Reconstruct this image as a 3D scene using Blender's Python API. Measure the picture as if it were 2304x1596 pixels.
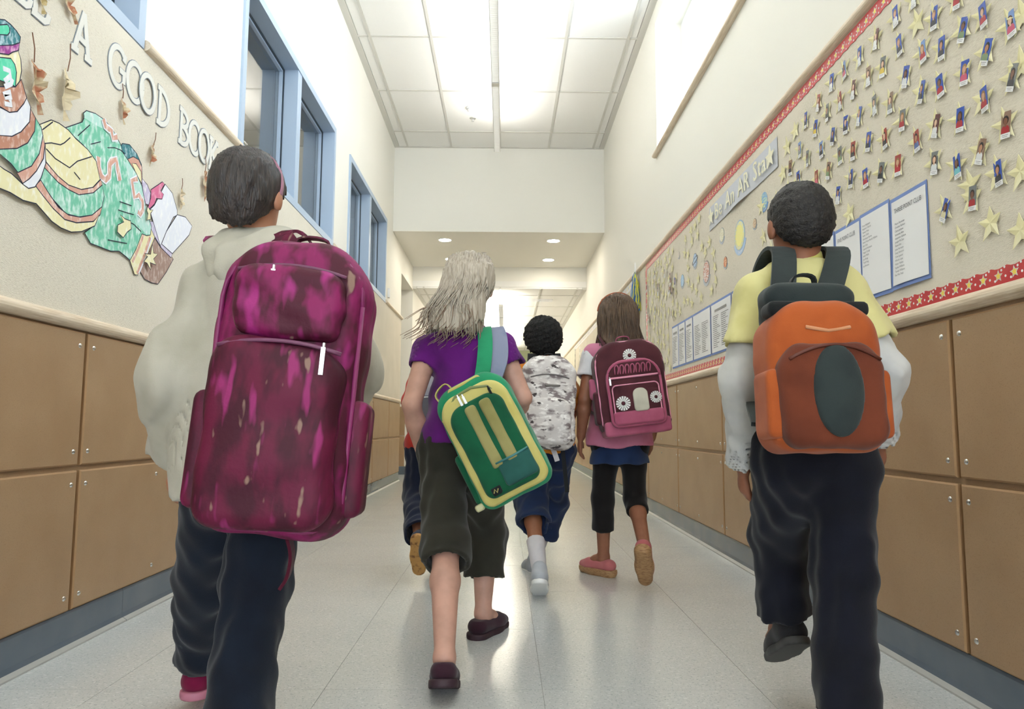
import bpy, bmesh, math, random
import numpy as np
from mathutils import Matrix, Vector
random.seed(7); RNG = np.random.default_rng(7)
scene = bpy.context.scene
C = scene.collection
for o in list(bpy.data.objects): bpy.data.objects.remove(o)

# ------------------------------------------------------------------ camera
FPX, PITCH, YAW, ROLL, CAMZ = 1628.3, 0.10001, 0.010504, 0.004891, 0.72
cp, sp, cy_, sy_ = math.cos(PITCH), math.sin(PITCH), math.cos(YAW), math.sin(YAW)
FW = Vector((sy_*cp, cy_*cp, sp)); R0 = Vector((cy_, -sy_, 0)); U0 = R0.cross(FW)
cr, sr = math.cos(ROLL), math.sin(ROLL)
CR = cr*R0 + sr*U0; CU = -sr*R0 + cr*U0
cam = bpy.data.cameras.new('camera'); camo = bpy.data.objects.new('camera', cam); C.objects.link(camo)
cam.sensor_width = 36; cam.sensor_fit = 'HORIZONTAL'; cam.lens = FPX*36/2304
cam.clip_start = .05
m = Matrix.Identity(4)
for i in range(3): m[i][0], m[i][1], m[i][2] = CR[i], CU[i], -FW[i]
m[2][3] = CAMZ
camo.matrix_world = m; scene.camera = camo

# ------------------------------------------------------------------ light
vs = scene.view_settings
vs.view_transform = 'Standard'; vs.look = 'None'; vs.gamma = 1; vs.use_curve_mapping = False
vs.exposure = 0.97
world = bpy.data.worlds.new('sky'); scene.world = world; world.use_nodes = True
bg = world.node_tree.nodes['Background']
bg.inputs['Color'].default_value = (.80, .90, 1, 1); bg.inputs['Strength'].default_value = 4.5

# daylight is the sky itself, coming through the clerestory and the open end; the rest is the pendants and downlights built below

# ------------------------------------------------------------------ helpers
XL, XR = -1.42, 1.26
def ray(px, py): return FW*FPX + CR*(px-1152) - CU*(py-798)
def onx(px, py, x):
    d = ray(px, py); t = x/d.x; return Vector((x, d.y*t, CAMZ+d.z*t))
def at(px, py, y):                       # the point of the place seen at this pixel, y metres down the corridor
    d = ray(px, py); t = y/d.y; return Vector((d.x*t, y, CAMZ+d.z*t))
def RW(px, py): p = onx(px, py, XR-.012); return p.y, p.z
def LW(px, py): p = onx(px, py, XL+.012); return p.y, p.z

def link(o, parent=None):
    C.objects.link(o)
    if parent: o.parent = parent
    return o
def tag(o, label=None, cat=None, group=None, kind=None):
    if label: o['label'] = label
    if cat: o['category'] = cat
    if group: o['group'] = group
    if kind: o['kind'] = kind
    return o
def thing(name, label, cat, loc=(0, 0, 0), group=None, mat=None):
    o = bpy.data.objects.new(name, None); link(o); o.empty_display_size = .05
    if mat is not None: o.matrix_world = mat
    else: o.location = loc
    return tag(o, label, cat, group)
def mesh(name, verts, faces, mats, parent=None, smooth=False, midx=None):
    me = bpy.data.meshes.new(name); me.from_pydata([tuple(v) for v in verts], [], faces)
    if not isinstance(mats, (list, tuple)): mats = [mats]
    for mm in mats: me.materials.append(mm)
    if midx is not None: me.polygons.foreach_set('material_index', midx)
    if smooth: me.polygons.foreach_set('use_smooth', [True]*len(me.polygons))
    me.update(); return link(bpy.data.objects.new(name, me), parent)
def share(o, parent, mat=None):          # another object on the same mesh data
    c = o.copy(); link(c); c.parent = parent
    if mat is not None: c.matrix_local = mat
    return c

class MB:
    def __init__(s): s.v = []; s.f = []; s.m = []
    def add(s, v, f, mi=0):
        b = len(s.v); s.v += [tuple(p) for p in v]; s.f += [tuple(i+b for i in q) for q in f]; s.m += [mi]*len(f); return s
    def box(s, a, b, mi=0, bev=0):
        (x0, y0, z0), (x1, y1, z1) = a, b
        v = [(x0,y0,z0),(x1,y0,z0),(x1,y1,z0),(x0,y1,z0),(x0,y0,z1),(x1,y0,z1),(x1,y1,z1),(x0,y1,z1)]
        return s.add(v, [(3,2,1,0),(4,5,6,7),(0,1,5,4),(1,2,6,5),(2,3,7,6),(3,0,4,7)], mi)
    def prism(s, poly, n0, n1, mi=0):     # polygon in (u, v), extruded along n
        k = len(poly); ar = sum(poly[i][0]*poly[(i+1)%k][1]-poly[(i+1)%k][0]*poly[i][1] for i in range(k))
        if ar < 0: poly = poly[::-1]
        v = [(p[0], p[1], n0) for p in poly]+[(p[0], p[1], n1) for p in poly]
        f = [tuple(range(k-1, -1, -1)), tuple(range(k, 2*k))]+[(i, (i+1)%k, k+(i+1)%k, k+i) for i in range(k)]
        return s.add(v, f, mi)
    def strip(s, pts, w, n0, n1, mi=0, closed=False):   # flat ribbon along a line in (u, v)
        P = [np.array(p[:2], float) for p in pts]; k = len(P)
        L_, R_ = [], []
        for i in range(k):
            a = P[i-1] if (i or closed) else P[i]; b = P[(i+1) % k] if (i < k-1 or closed) else P[i]
            d = b-a; d = d/(np.linalg.norm(d)+1e-9); n = np.array((-d[1], d[0]))*w/2
            L_.append(P[i]+n); R_.append(P[i]-n)
        e = k if closed else k-1
        v = [(*p, n0) for p in L_]+[(*p, n0) for p in R_]+[(*p, n1) for p in L_]+[(*p, n1) for p in R_]
        f = []
        for i in range(e):
            j = (i+1) % k
            f += [(2*k+i, 3*k+i, 3*k+j, 2*k+j), (i, j, k+j, k+i), (i, 2*k+i, 2*k+j, j), (k+i, k+j, 3*k+j, 3*k+i)]
        if not closed: f += [(0, k, 3*k, 2*k), (k-1, 3*k-1, 4*k-1, 2*k-1)]
        return s.add(v, f, mi)
    def tube(s, pts, r, n=6, mi=0, r2=None):
        P = [Vector(p) for p in pts]; k = len(P); v = []; up = Vector((.31, .22, .93))
        for i in range(k):
            d = (P[min(i+1, k-1)]-P[max(i-1, 0)]).normalized()
            a = d.cross(up)
            if a.length < 1e-3: a = d.cross(Vector((1, 0, 0)))
            a.normalize(); b = d.cross(a); rr = r if r2 is None else r+(r2-r)*i/(k-1)
            v += [P[i]+(a*math.cos(t)+b*math.sin(t))*rr for t in (2*math.pi*q/n for q in range(n))]
        f = [(i*n+q, i*n+(q+1) % n, (i+1)*n+(q+1) % n, (i+1)*n+q) for i in range(k-1) for q in range(n)]
        f += [tuple(range(n-1, -1, -1)), tuple((k-1)*n+q for q in range(n))]
        return s.add(v, f, mi)
    def ribbon(s, pts, side, w, th, mi=0):   # webbing: rectangle swept along 3-D points
        P = [Vector(p) for p in pts]; k = len(P); v = []
        for i in range(k):
            d = (P[min(i+1, k-1)]-P[max(i-1, 0)]).normalized(); sd = Vector(side[i] if isinstance(side, list) else side)
            sd = (sd-d*sd.dot(d)).normalized(); n = d.cross(sd); ww = w[i] if isinstance(w, (list, tuple)) else w
            v += [P[i]+sd*ww/2+n*th/2, P[i]-sd*ww/2+n*th/2, P[i]-sd*ww/2-n*th/2, P[i]+sd*ww/2-n*th/2]
        f = [(i*4+q, i*4+(q+1) % 4, i*4+4+(q+1) % 4, i*4+4+q) for i in range(k-1) for q in range(4)]
        f += [(3, 2, 1, 0), tuple((k-1)*4+q for q in range(4))]
        return s.add(v, f, mi)
    def build(s, name, mats, parent=None, smooth=False):
        return mesh(name, s.v, s.f, mats, parent, smooth, s.m)

def spline(pts, n=8):
    P = [np.array(p, float) for p in pts]; P = [2*P[0]-P[1]]+P+[2*P[-1]-P[-2]]; out = []
    for i in range(1, len(P)-2):
        for t in np.linspace(0, 1, n, endpoint=False):
            a, b, c, d = P[i-1:i+3]
            out.append(.5*(2*b+(c-a)*t+(2*a-5*b+4*c-d)*t*t+(3*b-a-3*c+d)*t**3))
    out.append(P[-2]); return out
def grid_boxes(us, vs_, holes):           # rectangles of a wall that are not in an opening
    us = sorted(set(us+[h[i] for h in holes for i in (0, 1)])); vs_ = sorted(set(vs_+[h[i] for h in holes for i in (2, 3)]))
    for i in range(len(us)-1):
        for j in range(len(vs_)-1):
            u, v = (us[i]+us[i+1])/2, (vs_[j]+vs_[j+1])/2
            if not any(h[0] < u < h[1] and h[2] < v < h[3] for h in holes): yield us[i], us[i+1], vs_[j], vs_[j+1]
def wf(side, y, z, off=0.0, rot=0.0):     # frame on a wall: u along the reading direction, v up, n out of the wall
    if side == 'R': M = Matrix(((0, 0, -1, XR-.012-off), (-1, 0, 0, y), (0, 1, 0, z), (0, 0, 0, 1)))
    else: M = Matrix(((0, 0, 1, XL+.012+off), (1, 0, 0, y), (0, 1, 0, z), (0, 0, 0, 1)))
    return M @ Matrix.Rotation(rot, 4, 'Z')
_txt = {}
def text_mesh(name, body, size, mat, parent, loc=(0, 0, 0), align='LEFT', ext=0, space=1.0, xs=1.0, shear=0, lspace=1.0):
    cu = bpy.data.curves.new(name, 'FONT'); cu.body = body; cu.size = size; cu.align_x = align; cu.extrude = ext
    cu.resolution_u = 2; cu.space_line = space; cu.shear = shear; cu.space_character = lspace
    t = bpy.data.objects.new('tmp', cu); C.objects.link(t)
    dg = bpy.context.evaluated_depsgraph_get(); me = bpy.data.meshes.new_from_object(t.evaluated_get(dg))
    bpy.data.objects.remove(t); me.materials.clear(); me.materials.append(mat); me.name = name
    o = link(bpy.data.objects.new(name, me), parent); o.matrix_local = Matrix.Translation(loc) @ Matrix.Diagonal((xs, 1, 1, 1)); return o

# ------------------------------------------------------------------ materials
def srgb(r, g, b):
    f = lambda c: (c/255/12.92 if c <= 10 else ((c/255+.055)/1.055)**2.4)
    return (f(r), f(g), f(b), 1)
def mat(name, col, rough=.6, spec=.5, metal=0, noise=None, bump=None, emit=None, coat=0, sheen=0):
    """col: colour, or with noise=(scale, detail, colour2, lo, hi[, stretch]) mixed with a second one; bump=(scale, strength, dist[, stretch])"""
    M = bpy.data.materials.new(name); M.use_nodes = True; N = M.node_tree.nodes; Lk = M.node_tree.links
    B = N['Principled BSDF']; B.inputs['Base Color'].default_value = col; B.inputs['Roughness'].default_value = rough
    B.inputs['Specular IOR Level'].default_value = spec; B.inputs['Metallic'].default_value = metal
    B.inputs['Coat Weight'].default_value = coat; B.inputs['Sheen Weight'].default_value = sheen
    tc = N.new('ShaderNodeTexCoord')
    def nz(scale, detail, stretch):
        mp = N.new('ShaderNodeMapping'); mp.inputs['Scale'].default_value = stretch or (1, 1, 1)
        Lk.new(tc.outputs['Object'], mp.inputs[0]); n = N.new('ShaderNodeTexNoise')
        n.inputs['Scale'].default_value = scale; n.inputs['Detail'].default_value = detail; Lk.new(mp.outputs[0], n.inputs['Vector']); return n
    prev = None
    for q in ([] if noise is None else noise if isinstance(noise, list) else [noise]):
        n = nz(q[0], q[1], q[5] if len(q) > 5 else None); r = N.new('ShaderNodeMapRange'); r.inputs[1].default_value = q[3]; r.inputs[2].default_value = q[4]
        Lk.new(n.outputs['Fac'], r.inputs[0]); x = N.new('ShaderNodeMix'); x.data_type = 'RGBA'
        Lk.new(r.outputs[0], x.inputs[0]); x.inputs[7].default_value = q[2]
        if prev is None: x.inputs[6].default_value = col
        else: Lk.new(prev, x.inputs[6])
        prev = x.outputs[2]
    if prev is not None: Lk.new(prev, B.inputs['Base Color'])
    if bump:
        n = nz(bump[0], 2, bump[3] if len(bump) > 3 else None); b = N.new('ShaderNodeBump'); b.inputs['Strength'].default_value = bump[1]
        b.inputs['Distance'].default_value = bump[2]; Lk.new(n.outputs['Fac'], b.inputs['Height']); Lk.new(b.outputs[0], B.inputs['Normal'])
    if emit: B.inputs['Emission Color'].default_value = emit[0]; B.inputs['Emission Strength'].default_value = emit[1]
    return M
M = {}
M['paint'] = mat('wall_paint', (.87, .85, .775, 1), .75, .3, bump=(180, .05, .002))
M['ceil'] = mat('ceiling_tile', (.89, .88, .845, 1), .9, .2, noise=(260, 2, (.82, .81, .775, 1), .56, .74), bump=(300, .12, .002))
M['tbar'] = mat('ceiling_bar', (.66, .645, .595, 1), .5, .4)
M['board'] = mat('tack_fabric', (.79, .735, .62, 1), .95, .1, noise=[(240, 1, (.67, .61, .50, 1), .45, .72, (1, .35, 2.2)), (3, 2, (.81, .75, .635, 1), .45, .7)], bump=(330, .5, .004, (1, .4, 2)))
M['mdf'] = mat('fibreboard', srgb(170, 140, 107), .38, .45, noise=[(5, 3, srgb(162, 131, 98), .35, .7), (420, 2, srgb(144, 113, 80), .58, .72)], bump=(500, .06, .001))
M['mdfedge'] = mat('fibreboard_edge', srgb(166, 132, 96), .6, .3)
M['wood'] = mat('maple', srgb(222, 205, 180), .38, .5, noise=[(9, 5, srgb(200, 176, 146), .42, .72, (6, .35, 6)), (40, 3, srgb(232, 216, 194), .45, .7, (6, .3, 6))])
M['base'] = mat('rubber_base', (.105, .135, .17, 1), .25, .5, noise=(5, 3, (.13, .155, .185, 1), .4, .7))
M['cap'] = mat('floor_strip', (.36, .36, .34, 1), .4, .5)
M['screw'] = mat('steel_screw', (.75, .75, .74, 1), .25, .5, metal=1)
M['frame'] = mat('window_frame', srgb(174, 192, 213), .4, .5)
M['gasket'] = mat('window_gasket', srgb(40, 52, 62), .4, .5)
M['white'] = mat('white_paint', (.85, .86, .86, 1), .5, .4)
M['paper'] = mat('white_paper', (.86, .86, .86, 1), .7, .2)
M['alu'] = mat('brushed_metal', (.7, .7, .7, 1), .35, .5, metal=1)
M['lamp'] = mat('lamp_louvre', (.9, .9, .88, 1), .5, .3, emit=((1, .98, .95, 1), .55))
M['tube'] = mat('lamp_tube', (1, 1, 1, 1), .5, .3, emit=((1, .975, .93, 1), 19))
M['tube2'] = mat('far_lamp_tube', (1, 1, 1, 1), .5, .3, emit=((1, .94, .82, 1), 40))
M['down'] = mat('downlight_lens', (1, 1, 1, 1), .5, .3, emit=((1, .93, .80, 1), 60))
M['lampbody'] = mat('lamp_body', (.86, .85, .80, 1), .4, .4)

def floor_mat():
    Mt = bpy.data.materials.new('vinyl_floor'); Mt.use_nodes = True; N = Mt.node_tree.nodes; Lk = Mt.node_tree.links; B = N['Principled BSDF']
    tc = N.new('ShaderNodeTexCoord')
    def lay(scale, stretch, lo, hi, c2, prev, rot=0):
        mp = N.new('ShaderNodeMapping'); mp.inputs['Scale'].default_value = stretch; mp.inputs['Rotation'].default_value = (0, 0, rot)
        Lk.new(tc.outputs['Object'], mp.inputs[0]); n = N.new('ShaderNodeTexNoise'); n.inputs['Scale'].default_value = scale; n.inputs['Detail'].default_value = 1.5
        Lk.new(mp.outputs[0], n.inputs['Vector']); r = N.new('ShaderNodeMapRange'); r.inputs[1].default_value = lo; r.inputs[2].default_value = hi
        Lk.new(n.outputs['Fac'], r.inputs[0]); x = N.new('ShaderNodeMix'); x.data_type = 'RGBA'; Lk.new(r.outputs[0], x.inputs[0])
        if prev is None: x.inputs[6].default_value = (.60, .615, .60, 1)
        else: Lk.new(prev, x.inputs[6])
        x.inputs[7].default_value = c2; return x.outputs[2]
    p = lay(3, (1, 1, 1), .4, .7, (.565, .585, .575, 1), None)
    p = lay(70, (1, 2.2, 1), .60, .68, (.74, .745, .73, 1), p, .5)
    p = lay(85, (2.4, 1, 1), .61, .68, (.45, .475, .475, 1), p, .3)
    p = lay(95, (1, 2.5, 1), .655, .70, (.30, .33, .34, 1), p, -.4)
    Lk.new(p, B.inputs['Base Color']); B.inputs['Roughness'].default_value = .17; B.inputs['Specular IOR Level'].default_value = .55
    n = N.new('ShaderNodeTexNoise'); n.inputs['Scale'].default_value = 5; Lk.new(tc.outputs['Object'], n.inputs['Vector'])
    b = N.new('ShaderNodeBump'); b.inputs['Strength'].default_value = .05; b.inputs['Distance'].default_value = .01; Lk.new(n.outputs['Fac'], b.inputs['Height']); Lk.new(b.outputs[0], B.inputs['Normal'])
    return Mt
M['floor'] = floor_mat()
def glass_mat(name, tint, f0):
    Mt = bpy.data.materials.new(name); Mt.use_nodes = True; N = Mt.node_tree.nodes; Lk = Mt.node_tree.links; N.clear()
    o = N.new('ShaderNodeOutputMaterial'); x = N.new('ShaderNodeMixShader'); lw = N.new('ShaderNodeLayerWeight'); lw.inputs[0].default_value = .5
    p = N.new('ShaderNodeMath'); p.operation = 'POWER'; p.inputs[1].default_value = 4.5; r = N.new('ShaderNodeMapRange'); r.inputs[3].default_value = f0
    t = N.new('ShaderNodeBsdfTransparent'); t.inputs[0].default_value = tint; g = N.new('ShaderNodeBsdfGlossy'); g.inputs['Roughness'].default_value = 0
    Lk.new(lw.outputs['Facing'], p.inputs[0]); Lk.new(p.outputs[0], r.inputs[0]); Lk.new(r.outputs[0], x.inputs[0])
    Lk.new(t.outputs[0], x.inputs[1]); Lk.new(g.outputs[0], x.inputs[2]); Lk.new(x.outputs[0], o.inputs[0]); return Mt
M['glass'] = glass_mat('window_glass', (.93, .93, .90, 1), .22)
M['clear'] = glass_mat('clear_glass', (.97, .98, .98, 1), .03)

# ================================================================== structure
def struct(o): o['kind'] = 'structure'; return o
H1, H2, H3 = 4.28, 3.18, 2.84             # main ceiling, soffit, far ceiling
Y1, Y2, YE, YB = 8.97, 11.0, 20.0, -5.0   # header, drop, far end, glazed end behind
WIN = [(.60, 2.695), (3.715, 5.815), (6.375, 8.45)]; WZ = (2.175, 3.18)
ALC = (9.80, 11.05, -.01, 2.82)
# floor: base slab and the laid vinyl tiles
fl = struct(MB().box((-2.7, YB, -.12), (XR+.1, YE, -.003)).build('floor', M['cap']))
xs = [XL-.05, -1.09, -.49, .11, .71, XR+.05]; ys = [3.275+.6*k for k in range(-4, 10)]
for i in range(5):
    for j in range(len(ys)-1):
        g = .0007; MB().box((xs[i]+g, ys[j]+g, -.003), (xs[i+1]-g, ys[j+1]-g, 0)).build('floor_tile', M['floor'], fl)
    MB().box((xs[i]+g, YB, -.003), (xs[i+1]-g, ys[0]-g, 0)).build('floor_sheet', M['floor'], fl)
    MB().box((xs[i]+g, ys[-1]+g, -.003), (xs[i+1]-g, YE, 0)).build('floor_sheet', M['floor'], fl)
MB().box((-2.7, 9.8, -.003), (XL-.051, YE, 0)).build('floor_sheet', M['floor'], fl)
# walls
b = MB()
for y0, y1, z0, z1 in grid_boxes([YB, YE], [0, 4.45], [(w[0], w[1], *WZ) for w in WIN]+[ALC]): b.box((XL-.15, y0, z0), (XL, y1, z1))
wl = struct(b.build('wall_left', M['paint']))
CLE = (1.2, 5.81, 2.99, 4.13)
b = MB()
for y0, y1, z0, z1 in grid_boxes([YB, YE], [0, 4.45], [CLE]): b.box((XR, y0, z0), (XR+.32, y1, z1))
wr = struct(b.build('wall_right', M['paint']))
struct(MB().box((XL, Y1, H2), (XR, Y2, 4.45)).build('wall_header', M['paint']))
# alcove behind the opening in the left wall
b = MB().box((-2.8, 9.65, 0), (-2.65, 11.2, 3.0)).box((-2.65, 9.65, 0), (XL-.15, 9.8, 3.0)).box((-2.65, 11.05, 0), (XL-.15, 11.2, 3.0)).box((-2.65, 9.8, 2.82), (XL-.15, 11.05, 3.0))
wa = struct(b.build('wall_alcove', M['paint']))
MB().box((-2.6, 11.034, .125), (XL-.085, 11.05, .575)).build('panel', M['mdf'], wa)
MB().box((-2.6, 11.034, .585), (XL-.085, 11.05, 1.02)).build('panel', M['mdf'], wa)
MB().box((-2.6, 11.036, 0), (XL+.0, 11.05, .12)).build('baseboard', M['base'], wa)
# far end with its door
we = struct(MB().box((XL-.2, YE, 0), (XR+.4, YE+.15, 3.2)).build('wall_end', mat('green_wall', srgb(186, 196, 158), .7, .3)))
d1 = struct(MB().box((.15, YE-.05, 0), (1.05, YE-.002, 2.25)).build('door_1', mat('pale_door', srgb(206, 222, 210), .4, .5)))
for a, c in (((.05, YE-.07, 0), (.15, YE-.001, 2.35)), ((1.05, YE-.07, 0), (1.15, YE-.001, 2.35)), ((.15, YE-.07, 2.25), (1.05, YE-.001, 2.35))): MB().box(a, c).build('door_frame', M['wood'], d1)
MB().box((.3, YE-.056, 1.1), (.9, YE-.05, 2.1)).build('pane', mat('door_pane', srgb(226, 238, 230), .15, .5), d1)
MB().tube([(.22, YE-.09, 1.0), (.34, YE-.09, 1.0)], .012).build('handle', M['alu'], d1)
# glazed entrance behind
b = MB().box((XL, YB-.1, 3.4), (XR, YB, 4.45))
for x in (XL, -.12, XR-.08): b.box((x, YB-.1, 0), (x+.08, YB, 3.4))
struct(b.build('wall_back', M['paint']))
# ceilings: slab, bars and tiles
def ceiling(name, z, y0, y1, rows, slab_y0):
    c = struct(MB().box((XL, slab_y0, z+.03), (XR, y1, z+.12)).build(name, M['ceil']))
    cols = [XL+.055, XL+.15, -.69, -.07, .55, XR-.12, XR-.055]
    cols = [XL+.17, -.69, -.07, .55, XR-.14]
    for x in cols: MB().box((x-.0125, slab_y0, z-.004), (x+.0125, y1, z+.03)).build('grid_bar', M['tbar'], c)
    for x0, x1 in ((XL, XL+.06), (XR-.06, XR)): MB().box((x0, slab_y0, z-.006), (x1, y1, z+.03)).build('grid_bar', M['tbar'], c)
    MB().box((XL+.06, y1-.03, z-.005), (XR-.06, y1, z+.03)).build('grid_bar', M['tbar'], c)
    for y in rows[1:-1]: MB().box((XL+.06, y-.0125, z-.003), (XR-.06, y+.0125, z+.03)).build('grid_bar', M['tbar'], c)
    ex = [XL+.06]+cols+[XR-.06]
    for i in range(len(ex)-1):
        for j in range(len(rows)-1):
            MB().box((ex[i]+.004, rows[j]+.004, z+.004), (ex[i+1]-.004, rows[j+1]-.004, z+.028)).build('ceiling_tile', M['ceil'], c)
    return c
ceiling('ceiling', H1, 3.1, Y1, [6.32+1.072*k for k in range(-3, 3)]+[Y1], YB)
ceiling('ceiling_far', H3, Y2, YE, [Y2]+[11.55+1.08*k for k in range(0, 8)]+[YE], Y2)
struct(MB().box((XL, Y2, H3+.12), (XR, Y2+.1, H2+.2)).build('trim_1', M['paint']))
# tack boards, panelling, rails, baseboards
tbR = MB().box((XR-.012, YB, 1.06), (XR, 6.32, 2.16)).build('tack_board', M['board'], wr)
MB().box((XR-.012, 6.34, 1.06), (XR, YE, 2.16)).build('tack_board', M['board'], wr)
MB().box((XL, YB, 1.06), (XL+.012, 9.79, 2.17)).build('tack_board', M['board'], wl)
for wall, x0, x1, ye in ((wl, XL, XL+.004, 9.79), (wr, XR-.004, XR, YE)): MB().box((x0, YB, .1), (x1, ye, 1.05)).build('panel_backing', M['mdf'], wall)
sc = MB(); n = 10
for k in range(n): a = 2*math.pi*k/n; sc.v += [(.0085*math.cos(a), .0085*math.sin(a), 0)]
for k in range(n): a = 2*math.pi*k/n; sc.v += [(.0062*math.cos(a), .0062*math.sin(a), .0035)]
sc.v += [(0, 0, .0022)]; sc.f = [(k, (k+1) % n, n+(k+1) % n, n+k) for k in range(n)]+[(n+k, n+(k+1) % n, 2*n) for k in range(n)]; sc.m = [0]*len(sc.f)
scr0 = None
def panels(side, joints):
    global scr0
    wall = wl if side == 'L' else wr; g = .0085; e = .005; T = .018
    for i in range(len(joints)-1):
        for z0, z1 in ((.122, .571), (.588, 1.026)):
            y0, y1 = joints[i]+g, joints[i+1]-g; x = XL if side == 'L' else XR; s = 1 if side == 'L' else -1
            v = [(x+s*.004, y, z) for y, z in ((y0, z0), (y1, z0), (y1, z1), (y0, z1))]+[(x+s*(T-.004), y, z) for y, z in ((y0, z0), (y1, z0), (y1, z1), (y0, z1))]
            v += [(x+s*T, y, z) for y, z in ((y0+e, z0+e), (y1-e, z0+e), (y1-e, z1-e), (y0+e, z1-e))]
            f = [(0, 1, 2, 3), (8, 9, 10, 11)]+[(k+o, (k+1) % 4+o, (k+1) % 4+4+o, k+4+o) for o in (0, 4) for k in range(4)]
            p = mesh('panel', v, f, [M['mdf'], M['mdfedge']], wall, midx=[0, 0]+[1]*8)
            bm = bmesh.new(); bm.from_mesh(p.data); bmesh.ops.recalc_face_normals(bm, faces=bm.faces); bm.to_mesh(p.data); bm.free()
            if y0 > 7.6: continue
            for yy in (y0+.032, (y0+y1)/2, y1-.032):
                for zz in (z0+.045, z1-.045):
                    fr = wf(side, yy, zz, T-.012-.0005)
                    if scr0 is None:
                        scr0 = mesh('screw', sc.v, sc.f, M['screw'], p, True, sc.m); scr0.matrix_local = fr
                    else: share(scr0, p, fr)
panels('L', [1.36-1.072]+[1.36+1.072*k for k in range(0, 8)]+[9.79])
panels('R', [.92-1.07]+[.92+1.069*k for k in range(0, 18)])
def halfround(y0, y1, side, zc, r, n=8, flat=.0):
    s = 1 if side == 'L' else -1; x = XL if side == 'L' else XR; v = []; f = []
    prof = [(0, -r*.9)]+[(flat+r*1.15*math.cos(a), r*math.sin(a)) for a in np.linspace(-math.pi/2, math.pi/2, n)]+[(0, r*.9)]
    k = len(prof)
    for y in (y0, y1): v += [(x+s*p, y, zc+q) for p, q in prof]
    f = [(i, (i+1) % k, k+(i+1) % k, k+i) for i in range(k)]+[tuple(range(k)), tuple(range(2*k-1, k-1, -1))]
    return v, f
t_i = [1]
def rail(y0, y1, side, zc, r, flat=.012):
    t_i[0] += 1; v, f = halfround(y0, y1, side, zc, r, 10, flat)
    o = mesh(f'trim_{t_i[0]}', v, f, M['wood']); bm = bmesh.new(); bm.from_mesh(o.data); bmesh.ops.recalc_face_normals(bm, faces=bm.faces); bm.to_mesh(o.data); bm.free()
    return struct(o)
rail(YB, 9.81, 'L', 1.056, .023); rail(YB, YE, 'R', 1.060, .023)
rail(YB, YE, 'R', 2.178, .022, .010)
rail(2.70, 3.71, 'L', 2.192, .022, .010); rail(5.82, 6.37, 'L', 2.192, .022, .010); rail(8.455, 9.82, 'L', 2.192, .022, .010)
rail(.9, 5.84, 'R', 2.978, .018, .018)
def baseboard(side, y0, y1, name):
    s = 1 if side == 'L' else -1; x = XL if side == 'L' else XR
    prof = [(0, .119), (.008, .118), (.011, .11), (.012, .03), (.016, .014), (.030, .005), (.031, 0), (0, 0)]; k = len(prof); v = []
    for y in (y0, y1): v += [(x+s*p, y, q) for p, q in prof]
    f = [(i, (i+1) % k, k+(i+1) % k, k+i) for i in range(k)]+[tuple(range(k)), tuple(range(2*k-1, k-1, -1))]
    o = mesh(name, v, f, [M['base'], M['cap']], midx=[0, 0, 0, 0, 1, 1, 0, 0, 0, 0])
    bm = bmesh.new(); bm.from_mesh(o.data); bmesh.ops.recalc_face_normals(bm, faces=bm.faces); bm.to_mesh(o.data); bm.free(); return o
bl = struct(baseboard('L', YB, 2.772, 'baseboard_left')); baseboard('L', 2.774, 6.2, 'baseboard_length').parent = bl; baseboard('L', 6.202, 9.8, 'baseboard_length').parent = bl
br = struct(baseboard('R', YB, 4.66, 'baseboard_right')); baseboard('R', 4.662, YE, 'baseboard_length').parent = br
# windows in the left wall
def bars(o, x0, x1, y0, y1, z0, z1, w, name, mt, parent):
    for a, c in (((x0, y0, z0), (x1, y0+w, z1)), ((x0, y1-w, z0), (x1, y1, z1)), ((x0, y0+w, z1-w), (x1, y1-w, z1)), ((x0, y0+w, z0), (x1, y1-w, z0+w))): MB().box(a, c).build(name, mt, parent)
for i, (y0, y1) in enumerate(WIN):
    z0, z1 = WZ; ym = (y0+y1)/2
    w = MB().box((XL-.145, ym-.045, z0+.05), (XL+.008, ym+.045, z1-.05)).build(f'window_{i+1}', M['frame']); struct(w)
    bars(w, XL-.145, XL+.014, y0, y1, z0, z1, .05, 'window_frame', M['frame'], w)
    for a, c in ((y0+.05, ym-.045), (ym+.045, y1-.05)):
        bars(w, XL-.140, XL-.092, a, c, z0+.05, z1-.05, .024, 'glazing_stop', M['frame'], w)
        bars(w, XL-.092, XL-.084, a+.0, c-.0, z0+.05, z1-.05, .012, 'gasket', M['gasket'], w)
        MB().box((XL-.120, a+.024, z0+.074), (XL-.114, c-.024, z1-.074)).build('pane', M['glass'], w)
# the room behind those windows
M['room'] = mat('classroom_paint', (.60, .57, .46, 1), .8, .2)
for nm, p, q in (('back', (-5.2, .2, 0), (-5.05, 9.6, 3.5)), ('near', (-5.05, .05, 0), (XL-.15, .2, 3.5)), ('far', (-5.05, 9.5, 0), (XL-.15, 9.64, 3.5)), ('top', (-5.2, .05, 3.5), (XL-.15, 9.64, 3.62)), ('base', (-5.2, .05, -.1), (XL-.15, 9.64, 0))):
    struct(MB().box(p, q).build('wall_classroom_'+nm, M['room']))
n0, n1 = onx(676, 470, XL-.126), onx(704, 505, XL-.126)
t = thing('paper_notice', 'white paper notice stuck behind the inner window glass', 'notice', (XL-.1225, n0.y, n1.z)); MB().box((-.001, 0, 0), (0, n1.y-n0.y, n0.z-n1.z)).build('sheet', M['paper'], t); MB().box((-.0012, .01, n0.z-n1.z), (.0005, .05, n0.z-n1.z+.006)).build('tape', M['white'], t)
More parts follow.
